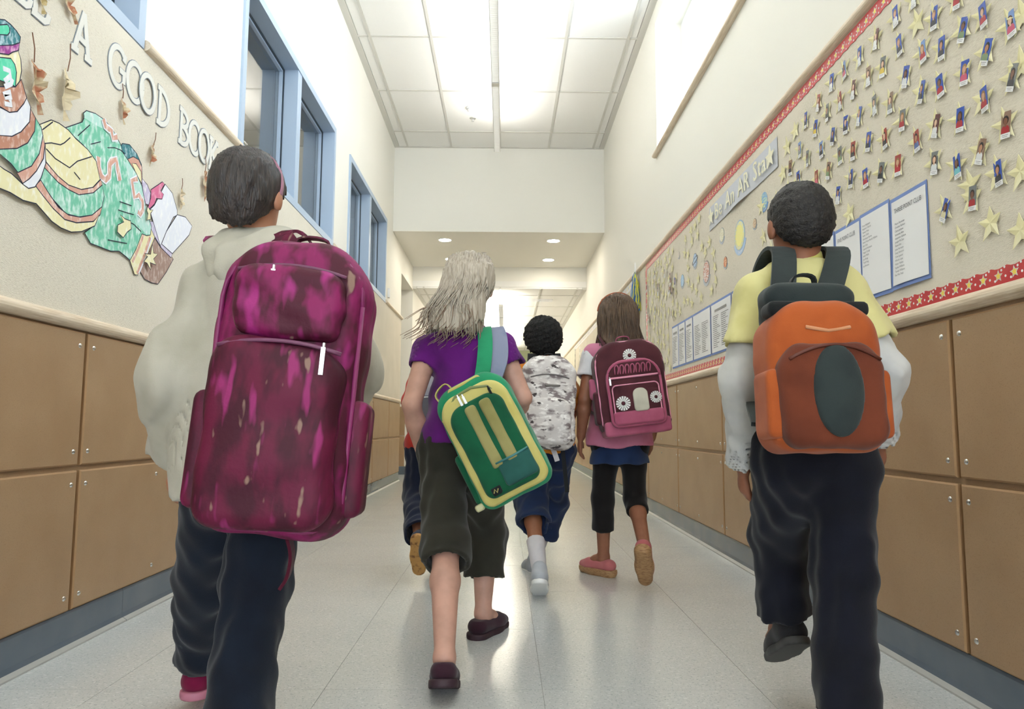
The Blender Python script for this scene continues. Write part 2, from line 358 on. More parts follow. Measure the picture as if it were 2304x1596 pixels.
# clerestory
w = struct(MB().box((XR+.25, 3.46, 3.0), (XR+.31, 3.54, 4.13)).build('window_4', M['white']))
bars(w, XR+.22, XR+.31, CLE[0], CLE[1], CLE[2], CLE[3], .07, 'window_frame', M['white'], w)
for y in (2.3, 4.65): MB().box((XR+.25, y-.03, 3.06), (XR+.31, y+.03, 4.06)).build('mullion', M['white'], w)
for a, c in ((CLE[0]+.07, 2.27), (2.33, 3.46), (3.54, 4.62), (4.68, CLE[1]-.07)):
    MB().box((XR+.255, a, 3.50), (XR+.30, c, 3.54)).build('transom', M['white'], w)
    for q0, q1 in ((3.06, 3.50), (3.54, 4.06)): MB().box((XR+.277, a, q0), (XR+.283, c, q1)).build('pane', M['clear'], w)
# pendant lamps
def pendant(loc, y0, y1, label, ch, tube='tube'):
    t = thing('pendant_lamp', label, 'lamp', loc); L_ = y1-y0
    b = MB().box((-.036, y0, 0), (-.030, y1, .042)).box((.030, y0, 0), (.036, y1, .042)).box((-.036, y0-.004, 0), (.036, y0, .042)).box((-.036, y1, 0), (.036, y1+.004, .042)).box((-.030, y0, .03), (.030, y1, .034))
    b.build('housing', M['lampbody'], t)
    MB().box((-.024, y0+.01, .036), (.024, y1-.01, .056)).build('tube', M[tube], t)
    MB().box((-.030, y0+.002, .022), (.030, y1-.002, .026)).build('diffuser', M['lamp'], t)
    b = MB(); y = y0+.01
    while y < y1-.01: b.box((-.030, y, .002), (.030, y+.003, .021)); y += .03
    o = b.build('louvre', M['lampbody'], t); o['kind'] = 'stuff'
    for y in np.arange(y1-1.63, y0, -1.63): MB().box((-.038, y-.035, -.003), (.038, y+.035, .043)).build('joint_band', M['alu'], t)
    for y in np.arange(y1-.4, y0, -2.44): MB().tube([(0, y, .04), (0, y, ch)], .003).build('suspension_rod', M['lampbody'], t)
    return t
pendant((-.097, 0, 3.86), -4.2, 8.02, 'long slim pendant lamp hanging under the tall tiled ceiling', .42)
pendant((-.06, 0, 2.62), 11.35, 19.0, 'long slim pendant lamp hanging in the low far corridor', .22, 'tube2')
# ceiling fittings
def lathe(prof, n=20):
    v = []; f = []
    for r, z in prof: v += [(r*math.cos(2*math.pi*k/n), r*math.sin(2*math.pi*k/n), z) for k in range(n)]
    for i in range(len(prof)-1): f += [(i*n+k, i*n+(k+1) % n, (i+1)*n+(k+1) % n, (i+1)*n+k) for k in range(n)]
    f += [tuple(range(n-1, -1, -1)), tuple((len(prof)-1)*n+k for k in range(n))]; return v, f
for x, y in ((-.795, 9.38), (-.795, 10.47), (.64, 9.38), (.64, 10.48)):
    t = thing('downlight', 'round recessed downlight in the plain soffit', 'lamp', (x, y, H2), 'recessed downlights')
    mesh('trim_ring', *lathe([(.09, .001), (.09, -.006), (.082, -.007), (.080, .0)]), M['white'], t, True); mesh('lens', *lathe([(.078, -.001), (.078, -.004), (.04, -.0055)]), M['down'], t, True)
p = onx(1060, 243, -.3); dd = ray(1060, 243); k = (H1-CAMZ)/dd.z
t = thing('smoke_detector', 'round white smoke detector on the ceiling tile', 'detector', (dd.x*k, dd.y*k, H1+.004))
mesh('base', *lathe([(.055, 0), (.055, -.015), (.048, -.02)]), M['white'], t, True); mesh('cap', *lathe([(.042, -.02), (.040, -.04), (.02, -.047)]), M['white'], t, True)
def sprinkler(px, py, z, label):
    dd = ray(px, py); k = (z-CAMZ)/dd.z; t = thing('sprinkler', label, 'sprinkler', (dd.x*k, dd.y*k, z))
    mesh('escutcheon', *lathe([(.038, 0), (.036, -.006), (.012, -.009)]), M['alu'], t, True); mesh('stem', *lathe([(.008, -.008), (.008, -.035), (.018, -.036), (.018, -.039)], 10), M['alu'], t)
sprinkler(1064, 266, H1+.004, 'chrome sprinkler head beside the smoke detector'); sprinkler(1089, 569, H2, 'small sprinkler head between the downlights in the soffit')
t = thing('air_vent', 'narrow slotted air vent in the far corridor ceiling', 'vent', (.35, 11.98, H3+.003))
MB().box((-.45, -.1, -.014), (.45, -.03, 0)).box((-.45, .03, -.014), (.45, .1, 0)).box((-.45, -.03, -.014), (-.38, .03, 0)).box((.38, -.03, -.014), (.45, .03, 0)).build('plate', M['white'], t); MB().box((-.38, -.03, -.001), (.38, .03, 0)).build('slot', M['white'], t)
t = thing('wall_control', 'small white thermostat box on the wall beside the last inner window', 'thermostat', mat=wf('L', 8.70, 2.335, -.012)); MB().box((-.035, -.055, 0), (.035, .055, .02)).build('box', M['white'], t); MB().box((-.022, -.02, .02), (.022, .03, .022)).build('display', M['paper'], t)

# ================================================================== paper on the right-hand board
def star_poly(r, r2=.42, n=5, rot=0, jit=0):
    return [((r if k % 2 == 0 else r*r2)*(1+jit*random.uniform(-1, 1))*math.cos(math.pi/2+rot+math.pi*k/n),
             (r if k % 2 == 0 else r*r2)*(1+jit*random.uniform(-1, 1))*math.sin(math.pi/2+rot+math.pi*k/n)) for k in range(2*n)]
M['star'] = mat('star_paper', srgb(232, 225, 178), .8, .2, noise=(12, 2, srgb(238, 232, 196), .4, .7))
def star_mesh(name, r, seed, parent=None):      # a folded paper star: raised middle, tips lifting off the board
    random.seed(seed); p = star_poly(r, random.uniform(.36, .44), jit=.06); v = []
    tip = [random.uniform(.002, .012) for _ in range(10)]
    for i, q in enumerate(p): v.append((q[0], q[1], tip[i] if i % 2 == 0 else .0045))
    v.append((0, 0, .006)); k = len(v)
    v += [(a, b_, c-.0012) for a, b_, c in v]
    f = [(10, i, (i+1) % 10) for i in range(10)]+[(k+10, k+(i+1) % 10, k+i) for i in range(10)]+[(i, k+i, k+(i+1) % 10, (i+1) % 10) for i in range(10)]
    return mesh(name, v, f, M['star'], parent)
BGC = dict(blue=(45, 82, 178), pale=(120, 150, 205), red=(160, 62, 52), maroon=(92, 28, 34), grey=(118, 122, 122), brown=(142, 112, 92))
BGN = dict(blue='blue', pale='pale blue', red='red', maroon='maroon', grey='grey', brown='brown')
SHC = dict(white=(224, 226, 226), dark=(42, 42, 50), red=(176, 40, 48), pink=(206, 90, 118), green=(128, 150, 110), yellow=(220, 190, 70), grey=(140, 142, 142), cyan=(120, 200, 210), blue=(84, 110, 170), cream=(216, 208, 170))
SKC = [(226, 186, 156), (188, 136, 102), (120, 78, 56), (208, 160, 128)]; HRC = [(28, 22, 20), (70, 46, 30), (150, 116, 70), (44, 30, 24)]
_pc = {}
def pcol(c):
    if c not in _pc: _pc[c] = mat('print_%d_%d_%d' % c, srgb(*c), .35, .4)
    return _pc[c]
_cards = {}
def photo_card(bgn, sh, var, parent, w=.031, h=.066):
    key = (bgn, sh, var)
    if key not in _cards:
        sk, hr = SKC[var % 4], HRC[(var*3+1) % 4]; b = MB(); s = .013; hb = h/2
        b.prism([(-w/2, -hb+s), (w/2, -hb+s), (w/2, hb), (-w/2, hb)], 0, .0010, 0)
        e = lambda cx, cy, a, c, n0=12: [(cx+a*math.cos(2*math.pi*q/n0), cy+c*math.sin(2*math.pi*q/n0)) for q in range(n0)]
        tor = [(-.0135, -hb+s), (-.013, -hb+s+.012), (-.008, -hb+s+.018), (.008, -hb+s+.018), (.013, -hb+s+.012), (.0135, -hb+s)]
        cy = -hb+s+.029
        b.prism(e(0, cy+.003, .0098, .0125 if var % 2 else .011), .0010, .0012, 3)
        if var % 3 == 0: b.prism([(-.0098, cy-.014), (.0098, cy-.014), (.0098, cy+.002), (-.0098, cy+.002)], .0010, .0012, 3)
        b.prism(tor, .0012, .0014, 1); b.prism([(-.003, cy-.014), (.003, cy-.014), (.003, cy), (-.003, cy)], .0014, .0015, 2); b.prism(e(0, cy, .0072, .0092), .0015, .0017, 2)
        _cards[key] = b.build('photo', [pcol(BGC[bgn]), pcol(SHC[sh]), pcol(sk), pcol(hr)], parent); return _cards[key]
    return share(_cards[key], parent)
_strip = [None]
def name_strip(parent, w=.031, h=.066):
    if _strip[0] is None:
        b = MB().prism([(-w/2, -h/2), (w/2, -h/2), (w/2, -h/2+.0129), (-w/2, -h/2+.0129)], 0, .0011, 0)
        for k, l in ((0, .011), (1, .008)): b.prism([(-l, -h/2+.0078-k*.004), (l, -h/2+.0078-k*.004), (l, -h/2+.0088-k*.004), (-l, -h/2+.0088-k*.004)], .0011, .0012, 1)
        _strip[0] = b.build('name_strip', [M['paper'], pcol((90, 90, 96))], parent); return _strip[0]
    return share(_strip[0], parent)
stars = [star_mesh('star_sheet', .048, 20+i, None) for i in range(6)]
for s in stars: C.objects.unlink(s)
def paper_star(px, py, bgn=None, sh=None, tilt=0, where='', lab=None):
    y, z = RW(px, py); i = random.randrange(6)
    if bgn is None:
        s = link(bpy.data.objects.new('paper_star', stars[i].data)); s.matrix_world = wf('R', y, z, .0005, random.uniform(-.25, .25))
        return tag(s, lab, 'paper star', 'blank paper stars on the board')
    where = ' under the red border' if z > 1.97 else ' near the grey banner' if y > 2.72 else ' above the club lists' if z < 1.57 and y > 2.0 else ''
    lean = 'tilted ' if tilt > 17 else 'leaning ' if tilt > 6 else 'upright '
    t = thing('paper_star', f'paper star with {lean}{BGN[bgn]}-backed photo of child in {sh} top'+where, 'paper star', mat=wf('R', y, z, .0005), group='paper stars with school photos')
    s = link(bpy.data.objects.new('star_sheet', stars[i].data), t); s.matrix_local = Matrix.Translation((-.006, .004, 0)) @ Matrix.Rotation(random.uniform(-.25, .25), 4, 'Z')
    g = photo_card(bgn, sh, random.randrange(8), t); k = Matrix.Translation((0, 0, .0065)) @ Matrix.Rotation(math.radians(-tilt), 4, 'Z') @ Matrix.Rotation(random.uniform(-.12, .05), 4, 'Y'); g.matrix_local = k
    name_strip(t).matrix_local = k
q5 = lambda x, y: (1704+x/3.837, y/3.837)
q6 = lambda x, y: (1704+x/3.837, 380+y/3.837)
ST = [(1210,145,'blue','white',0),(1545,160,'blue','dark',10),(1970,135,'blue','red',-3),(2212,210,'pale','pink',-4),(1795,260,'blue','green',25),(1040,340,'maroon','white',18),
 (1243,395,'blue','dark',-3),(1447,450,'pale','red',-3),(1610,420,'blue','dark',8),(2000,450,'blue','green',28),(897,490,'blue','white',8),(765,610,'pale','pink',-3),(1100,580,'grey','yellow',14),
 (975,660,'brown','white',8),(655,715,'blue','white',14),(845,775,'maroon','white',20),(1297,665,'blue','white',22),(1435,795,'blue','dark',22),(1597,745,'blue','red',-4),(1810,630,'blue','pink',12),
 (2225,670,'grey','dark',25),(540,890,'red','white',20),(727,875,'red','white',0),(617,975,'grey','dark',10),(1027,910,'grey','white',0),(1165,890,'brown','grey',10),(1980,860,'blue','red',-2),
 (430,1040,'blue','dark',12),(515,1110,'blue','yellow',16),(778,1080,'blue','dark',10),(893,1005,'blue','white',22),(1270,1040,'grey','red',12),(665,1180,'blue','dark',20),(1560,1090,'maroon','white',22),
 (1772,1035,'blue','red',10),(2170,1080,'brown','red',10),(975,1225,'blue','dark',16),(1118,1200,'red','dark',0),(1395,1220,'red','blue',-2),(378,1295,'pale','grey',4),(445,1370,'grey','grey',12),
 (567,1295,'pale','dark',2),(728,1345,'grey','green',0),(842,1305,'red','dark',10),(1950,1310,'brown','white',24),(298,1450,'brown','dark',8),(628,1475,'brown','green',20),(1085,1490,'grey','dark',18),
 (1232,1430,'red','red',8),(1550,1410,'grey','white',12),(1747,1440,'blue','cyan',-2),(2103,1500,'blue','dark',-2),(368,1545,'blue','cream',0),(525,1545,'red','pink',4),(822,1545,'blue','dark',10),(950,1540,'blue','red',-2),
 (1370,-25,'grey','white',10),(1745,-25,'brown','red',12)]
random.seed(11)
for x, y, a, c, t in ST: paper_star(*q5(x, y), a, c, t)
for x, y, a, c, t, w in [(712,230,'blue','white',14,''),(590,275,'pale','grey',4,''),(460,250,'brown','dark',8,''),(1640,360,'blue','cream',30,''),(1880,255,'grey','red',8,'')]: paper_star(*q6(x, y), a, c, t, w)
for x, y in [(1390,200),(335,1130),(265,1270),(228,1500),(2292,560),(1850,1600),(2290,1480),(2300,130)]: paper_star(*q5(x, y), lab='blank pale yellow paper star pinned among the photo stars')
for x, y in [(650,410),(805,390),(1765,630),(2030,470),(2290,530)]: paper_star(*q6(x, y), lab='blank pale yellow paper star pinned above the row of club lists')
for x, y in [(130,460),(130,710),(170,270),(270,180),(60,590),(40,330)]: paper_star(*q6(x, y), lab='blank pale yellow paper star pinned beside the blue planet')
# planets
def planet(px, py, rad, cols, label, text=None, ring=False, lcol=(170, 178, 188)):
    y, z = RW(px, py); t = thing('paper_planet', label, 'paper planet', mat=wf('R', y, z, .0005), group=None)
    disc = lambda r: [(r*math.cos(2*math.pi*k/28), r*math.sin(2*math.pi*k/28)) for k in range(28)]
    ang = np.linspace(math.pi*1.12, math.pi*1.88, 12)
    ban = [(rad*.82*math.cos(a), rad*.82*math.sin(a)) for a in ang]+[(rad*1.36*math.cos(a), rad*1.36*math.sin(a)) for a in ang[::-1]]
    if ring: MB().strip([(rad*1.55*math.cos(a)*.95-rad*.0, rad*.35*math.sin(a)+rad*.3*math.cos(a)) for a in np.linspace(0, 2*math.pi, 28)], rad*.16, .002, .003).build('ring', pcol((96, 104, 120)), t)
    MB().prism(ban, 0, .0014).build('name_banner', pcol(lcol), t)
    if text: text_mesh('lettering', text, rad*.42, M['paper'], t, (0, -rad*1.22, .0015), 'CENTER')
    MB().prism(disc(rad*1.06), .001, .0022).build('rim', pcol(cols[0]), t)
    rad_m = mat('planet_print_'+str(px), srgb(*cols[1]), .5, .3, noise=(60, 3, srgb(*cols[2]), .42, .6, (.6, 2, 1)))
    MB().prism(disc(rad*.97), .0022, .0030).build('disc', rad_m, t)
    if len(cols) > 3: MB().prism(disc(rad*.72), .003, .0034).build('inner_print', pcol(cols[3]), t)  # flat printed inner disc, yellow on the sun
planet(1720, 452, .040, [(150, 180, 210), (120, 170, 222), (200, 222, 190)], 'blue and green paper planet with a blue name banner', 'EARTH', lcol=(110, 160, 215))
planet(1665, 530, .078, [(160, 190, 215), (225, 228, 205), (240, 232, 150), (244, 236, 140)], 'large yellow paper sun with a pale blue rim', 'SUN', lcol=(170, 198, 228))
planet(1625, 529, .040, [(150, 160, 160), (238, 234, 214), (222, 216, 186)], 'cream paper planet between the sun and the banner', lcol=(178, 186, 196))
planet(1699, 503, .024, [(110, 112, 110), (226, 202, 170), (200, 170, 140)], 'very small tan paper planet beside the sun')
planet(1590, 612, .066, [(120, 110, 112), (226, 216, 212), (206, 140, 116)], 'large white and red streaked paper planet', lcol=(172, 180, 190))
planet(1633, 590, .030, [(110, 90, 84), (214, 120, 84), (232, 190, 150)], 'small orange red paper planet with a grey banner')
planet(1564.5, 586, .044, [(110, 124, 140), (196, 216, 236), (160, 190, 222)], 'pale blue paper planet with a thin dark ring', ring=True)
planet(1536, 632, .042, [(120, 140, 150), (150, 192, 226), (196, 220, 236)], 'plain light blue paper planet near the red end border')
planet(1528, 574, .022, [(150, 150, 150), (226, 214, 200), (206, 196, 184)], 'tiny grey paper planet near the top of the board')
planet(1793, 440, .040, [(90, 110, 140), (110, 140, 190), (150, 170, 200)], 'dark blue paper planet beside the blue and green one')
# many small stars at the far end of the board
placed = []; random.seed(3); avoid = [RW(*p) for p in ((1720, 455), (1665, 530), (1625, 530), (1699, 503), (1590, 615), (1633, 590), (1564, 588), (1536, 635), (1528, 575))]
tries = 0
while len(placed) < 150 and tries < 8000:
    tries += 1; y = random.uniform(4.0, 6.22); z = random.uniform(1.17, 2.06)
    if y < 4.45 and z > 1.86: continue
    if y < 5.40 and z < 1.54: continue
    if y < 4.35 and z > 1.86: continue
    if any((y-a)**2/1.8+(z-b_)**2 < .075**2 for a, b_ in placed) or any(abs(y-a) < .16 and abs(z-b_) < .13 for a, b_ in avoid): continue
    placed.append((y, z)); s = link(bpy.data.objects.new('paper_star', stars[random.randrange(6)].data)); s.matrix_world = wf('R', y, z, .0005, random.uniform(-.5, .5)) @ Matrix.Scale(.9, 4)
    tag(s, 'small blank paper star in the crowd around the planets', 'paper star', 'small paper stars by the planets')
for k in range(17):
    for _ in range(60):
        y = random.uniform(5.0, 6.2); z = random.uniform(1.55, 2.02)
        if not any(abs(y-a) < .16 and abs(z-b_) < .13 for a, b_ in avoid) : break
    bgn = random.choice(['maroon', 'grey', 'brown', 'blue']); t = thing('school_photo', f'tiny {BGN[bgn]}-backed school photo pinned among the planets', 'photo', mat=wf('R', y, z, .014), group='small school photos by the planets')
    photo_card(bgn, random.choice(['white', 'dark']), k % 8, t); name_strip(t)
# banner
M['banner'] = mat('banner_paper', srgb(206, 209, 216), .6, .3); M['cream'] = mat('cream_letter', srgb(240, 236, 210), .7, .3)
yc, zc = (3.19+4.29)/2, 1.983
bt = thing('paper_banner', 'long grey paper banner with cream lettering under the red border', 'banner', mat=wf('R', yc, zc, .002))
b = MB(); nseg = 24; L_ = 1.10
for i in range(nseg):
    u0, u1 = -L_/2+L_*i/nseg, -L_/2+L_*(i+1)/nseg; zz = lambda u: .003+.010*max(0, math.cos(u*5.5))**2
    b.add([(u0, -.072, zz(u0)), (u1, -.072, zz(u1)), (u1, .070, .002), (u0, .070, .002), (u0, -.072, zz(u0)-.001), (u1, -.072, zz(u1)-.001), (u1, .070, .001), (u0, .070, .001)], [(0, 1, 2, 3), (7, 6, 5, 4), (0, 4, 5, 1), (2, 6, 7, 3)])
b.build('sheet', M['banner'], bt)
uu = -.405
for wd_ in ('Be', 'An', 'AR', 'Star'):
    o = text_mesh('lettering', wd_, .135, M['cream'], bt, (uu, -.045, .0135), 'LEFT', ext=.0012, lspace=1.08); uu += max(v.co.x for v in o.data.vertices)+.062
for u in (-.485, .485): MB().prism([(u+a, c-.003) for a, c in star_poly(.058)], .0125, .0145).build('star', M['cream'], bt)
# scalloped red borders
M['red'] = mat('border_red', srgb(196, 44, 52), .35, .5, noise=(8, 2, srgb(206, 70, 66), .45, .7)); M['sy'] = pcol((240, 214, 90)); M['so'] = pcol((214, 214, 214))
def border(name, label, y0, y1, zflat, h, up, step=.058):
    """strip with one straight edge at zflat; the scalloped edge looks up or down"""
    n = int(round((y1-y0)/step)); t = thing(name, label, 'border', mat=wf('R', y1, zflat, .0008)); sg = 1 if up else -1
    pts = []
    for i in range(n*4+1):
        u = (y1-y0)*i/(n*4); pts.append((u, sg*(h-.007*abs(math.sin(math.pi*u/step))**.8*1)))
    v = []; f = []
    for u, q in pts: v += [(u, 0, .0012), (u, q, .0012), (u, 0, 0), (u, q, 0)]
    for i in range(len(pts)-1): a = 4*i; c = a+4; f += [(a, c, c+1, a+1), (a+2, a+3, c+3, c+2), (a+1, c+1, c+3, a+3), (a, a+2, c+2, c)]
    o = mesh('strip', v, f, M['red'], t); bm = bmesh.new(); bm.from_mesh(o.data); bmesh.ops.recalc_face_normals(bm, faces=bm.faces); bm.to_mesh(o.data); bm.free()
    b = MB(); dsc = lambda cx, cy, r: [(cx+r*math.cos(2*math.pi*k/8), cy+r*math.sin(2*math.pi*k/8)) for k in range(8)]
    for i in range(n):
        u = (i+.5)*step; q = sg*h*.47; r = random.uniform(-.2, .2)
        b.prism([(u+a*1.0, q+c) for a, c in star_poly(.0165, .45, rot=r)], .0012, .0015, 1); b.prism([(u+a, q+c) for a, c in star_poly(.0105, .5, rot=r)], .0015, .0018, 0)
        for du, dq in ((.012, .013), (-.013, -.011), (.026, -.004), (.024, .019 if up else -.019)): b.prism(dsc(u+du, q+dq, .0034), .0012, .0015, 2)
    b.build('printed_stars', [M['sy'], M['so'], M['paper']], t)
    return t
border('scalloped_border', 'red scalloped paper border with stars along the foot of the board', -.2, 6.28, 1.083, .047, True)
border('scalloped_border', 'red scalloped paper border with stars under the upper wooden rail', -.2, 6.28, 2.152, .055, False)
tv = thing('scalloped_border', 'red scalloped paper border running upright at the far end of the star board', 'border', mat=wf('R', 6.27, 1.13, .0008))
b = MB(); b.strip([(.0, .97*k/60) for k in range(61)], .05, 0, .0012)
for i in range(16): b.prism([(a, .03+.058*i+c) for a, c in star_poly(.0145, .45)], .0012, .0016, 1)
b.build('strip', [M['red'], M['so']], tv)
# club lists
M['ink'] = pcol((86, 90, 100)); M['blueback'] = mat('blue_backing', srgb(126, 150, 208), .6, .3)
def sheet(parent, u0, u1, v0, v1, n, lift, mt, name='sheet', curl=.0):
    b = MB(); k = 10; us = [u0+(u1-u0)*i/k for i in range(k+1)]; P = []
    for i, u in enumerate(us):
        for j in range(7):
            v = v0+(v1-v0)*j/6; s = (1-j/6); P.append((u, v, n+lift*s*s*(1+.5*math.sin(u*23))+curl*(1-s)*(i/k)**2))
    f = [(i*7+j, i*7+7+j, i*7+8+j, i*7+1+j) for i in range(k) for j in range(6)]
    m0 = len(P); P += [(a, c, d-.0006) for a, c, d in P]; f += [tuple(m0+q for q in reversed(g)) for g in f]
    return mesh(name, P, f, mt, parent, True)
def club(y_left, y_right, z0, z1, label, title, cols, lift, back=(0.012, .018), tsize=.021, nsize=.0092, grp=None):
    w = y_left-y_right; t = thing('club_list', label, 'poster', mat=wf('R', y_left, z0, .002), group=grp)
    sheet(t, -back[0]*.6, w+back[0]*.2, -back[1]*.7, z1-z0+back[1]*.7, .001, lift*.7, M['blueback'], 'backing')
    sheet(t, 0.004, w-.003, 0, z1-z0, .0028, lift, M['paper'], 'sheet')
    H_ = z1-z0
    if title: text_mesh('title', title, tsize, M['ink'], t, (w*.10, H_-.040, .0044+.0), 'LEFT', xs=min(1, w*.86/(tsize*.62*len(title))), shear=.12)
    for cx, lines, top in cols:
        for j, ln in enumerate(lines):
            v = H_-top-j*.0118
            s = max(0, 1-(v/H_)); o = text_mesh('name_line', ln, nsize, M['ink'], t, (w*cx, v, .0040+lift*s*s*1.55), 'LEFT', xs=.9, shear=.1) if nsize > 0 else None
three = ['Mason Reminder', 'Christian Baldwin', 'Chyna Jackson', 'Samantha Allen', 'Alejandro Galliano', 'Joseph McClain', 'Shane Kim', 'Josie Harrison', 'Sonja Simmons', 'Cole Spencer', 'Alfredo Lope', 'Victor Vladius', 'Sophia Williams', 'Tymiah Williams', 'Rae Mon Peak']
five = ['Elizabeth Grady', 'Lisa Marsalis', 'Linh Nguyen', 'Alex Lesinski', 'Morgan Jefferson Rose', 'Leila Al-Khatib', 'Angie Kittrell', 'Audrey Lynette', 'Emma Lewis', 'Sheree Mitchell', 'Ryan Wheeler', 'Michael Zarrow', 'Michael Kelly', 'Taylor Curley']
mid = ['Sonia Velazquez', 'Benjamin Church', 'Damon Mott', 'Sandy Childs', 'Dominique Barnes', 'Amari Ames-Rashid Williams', 'Jake Cole', 'Gabriel Rodriguez', 'Roger Crosby', 'Janae Wells', 'Jim Xiong', 'Todd Vang', 'Jay Brennan']
club(2.262, 2.066, 1.172, 1.443, 'white list on blue backing titled with the word three', 'THREE POINT CLUB', [(.11, three, .078)], .006)
club(2.462, 2.275, 1.170, 1.452, 'untitled white name list between the two titled lists', None, [(.08, mid, .035)], .004)
club(2.654, 2.468, 1.170, 1.448, 'white list on blue backing titled with the word five', 'FIVE POINT CLUB', [(.10, five, .072)], .003)
def bars_list(t, w, H_, cols, title):        # lines of names too small to read
    b = MB(); random.seed(int(w*1e5))
    if title: b.prism([(w*.2, H_-.05), (w*.8, H_-.05), (w*.8, H_-.036), (w*.2, H_-.036)], .0036, .0039)
    for c in cols:
        for j in range(17):
            v = H_-.075-j*.0115; l = random.uniform(.5, .95)*w*.8/len(cols); u = w*(.1+.85*c/len(cols)); b.prism([(u, v), (u+l, v), (u+l, v+.0035), (u, v+.0035)], .0036, .0039)
    b.build('name_lines', M['ink'], t)
for i, (a, c, nc, nm) in enumerate([(5.315, 5.13, 1, 'first white list beside the small stars at the far end of the row'), (5.12, 4.935, 1, 'second white list from the small stars with few names'), (4.92, 4.735, 1, 'third white list from the small stars'),
        (4.72, 4.32, 2, 'wide two-column white list beside three narrow lists'), (4.30, 3.92, 2, 'wide two-column white list below the large planets'), (3.90, 3.54, 2, 'wide white list below the yellow sun'), (3.52, 3.16, 2, 'wide white list below the blue planet'), (3.14, 2.87, 1, 'white list between the wide lists and the titled ones'), (2.85, 2.668, 1, 'untitled white name list beside the list titled five')]):
    w = a-c; t = thing('club_list', nm, 'poster', mat=wf('R', a, 1.165, .002))
    sheet(t, -.006, w+.003, -.012, .300, .001, .0002, M['blueback'], 'backing'); sheet(t, .004, w-.004, 0, .286, .0025, .0006, M['paper'])
    bars_list(t, w, .286, range(nc), i < 3 or i == 4)
# pom-pom and hook
py, pz = 6.62, 2.165
t = thing('pom_pom', 'blue and yellow streamer pom-pom hanging from a white hook on the rail', 'pom-pom', (XR-.05, py, pz)); random.seed(5)
for nm, col, nn in (('blue_streamers', (36, 108, 190), 150), ('yellow_streamers', (226, 220, 70), 130)):
    b = MB()
    for k in range(nn):
        a = random.uniform(0, 2*math.pi); r = random.uniform(.02, .085); l = random.uniform(.30, .41); x, y = r*.5*math.cos(a), r*1.5*math.sin(a)
        P = [(0, 0, 0)]+[(x*s**.6+random.uniform(-.006, .006), y*s**.6+random.uniform(-.010, .010), -l*s) for s in (.15, .35, .55, .75, .9, 1)]
        b.ribbon(P, (random.uniform(-1, 1), random.uniform(-1, 1), 0), .006, .0006)
    b.build(nm, pcol(col), t)
hk = thing('rail_hook', 'white plastic hook clipped on the upper rail above the pom-pom', 'hook', (XR-.03, py+.05, 2.19)); MB().box((-.012, -.014, -.05), (-.004, .014, .07)).box((-.03, -.010, -.05), (-.004, .010, -.042)).build('clip', M['white'], hk); MB().box((-.034, -.010, -.05), (-.028, .010, -.02)).build('hook_tip', M['white'], hk)
# second board farther on: flowered border and hanging strips
fb = thing('flowered_border', 'white border printed with small flowers along the farther board', 'border', mat=wf('R', 12.8, 2.152, .0008)); b = MB()
for i in range(28):
    u = .215*i; b.prism([(u+.002, -.075), (u+.211, -.075), (u+.211, 0), (u+.002, 0)], 0, .001, 0)
    for k in range(3): b.prism([(u+.035+.07*k+.014*math.cos(q), -.037+.018*math.sin(q)) for q in np.linspace(0, 6.28, 7)[:-1]], .001, .0014, 1+(i+k) % 3)
b.build('strip', [M['paper'], pcol((226, 214, 110)), pcol((206, 150, 150)), pcol((150, 160, 170))], fb)
for y, z0, w, c, lb in ((9.6, 1.15, .05, (236, 232, 214), 'narrow cream paper strip on the farther board'), (11.9, 1.2, .16, (226, 224, 214), 'white paper strip on the farther board'), (12.7, 1.25, .10, (70, 70, 66), 'narrow dark strip on the farther board'), (14.2, 1.2, .2, (230, 226, 212), 'pale paper sheet near the far end of the right wall')):
    t = thing('paper_strip', lb, 'paper strip', mat=wf('R', y, z0, .001)); MB().prism([(-w/2, 0), (w/2, 0), (w/2, .85), (-w/2, .85)], 0, .001, 0).build('strip', pcol(c), t)
    b = MB()
    for k in range(8): b.prism([(-w*.35, .06+.1*k), (w*.35, .06+.1*k), (w*.3, .11+.1*k), (-w*.3, .12+.1*k)], .001, .0014)
    b.build('printed_pictures', pcol((190, 186, 160)), t)

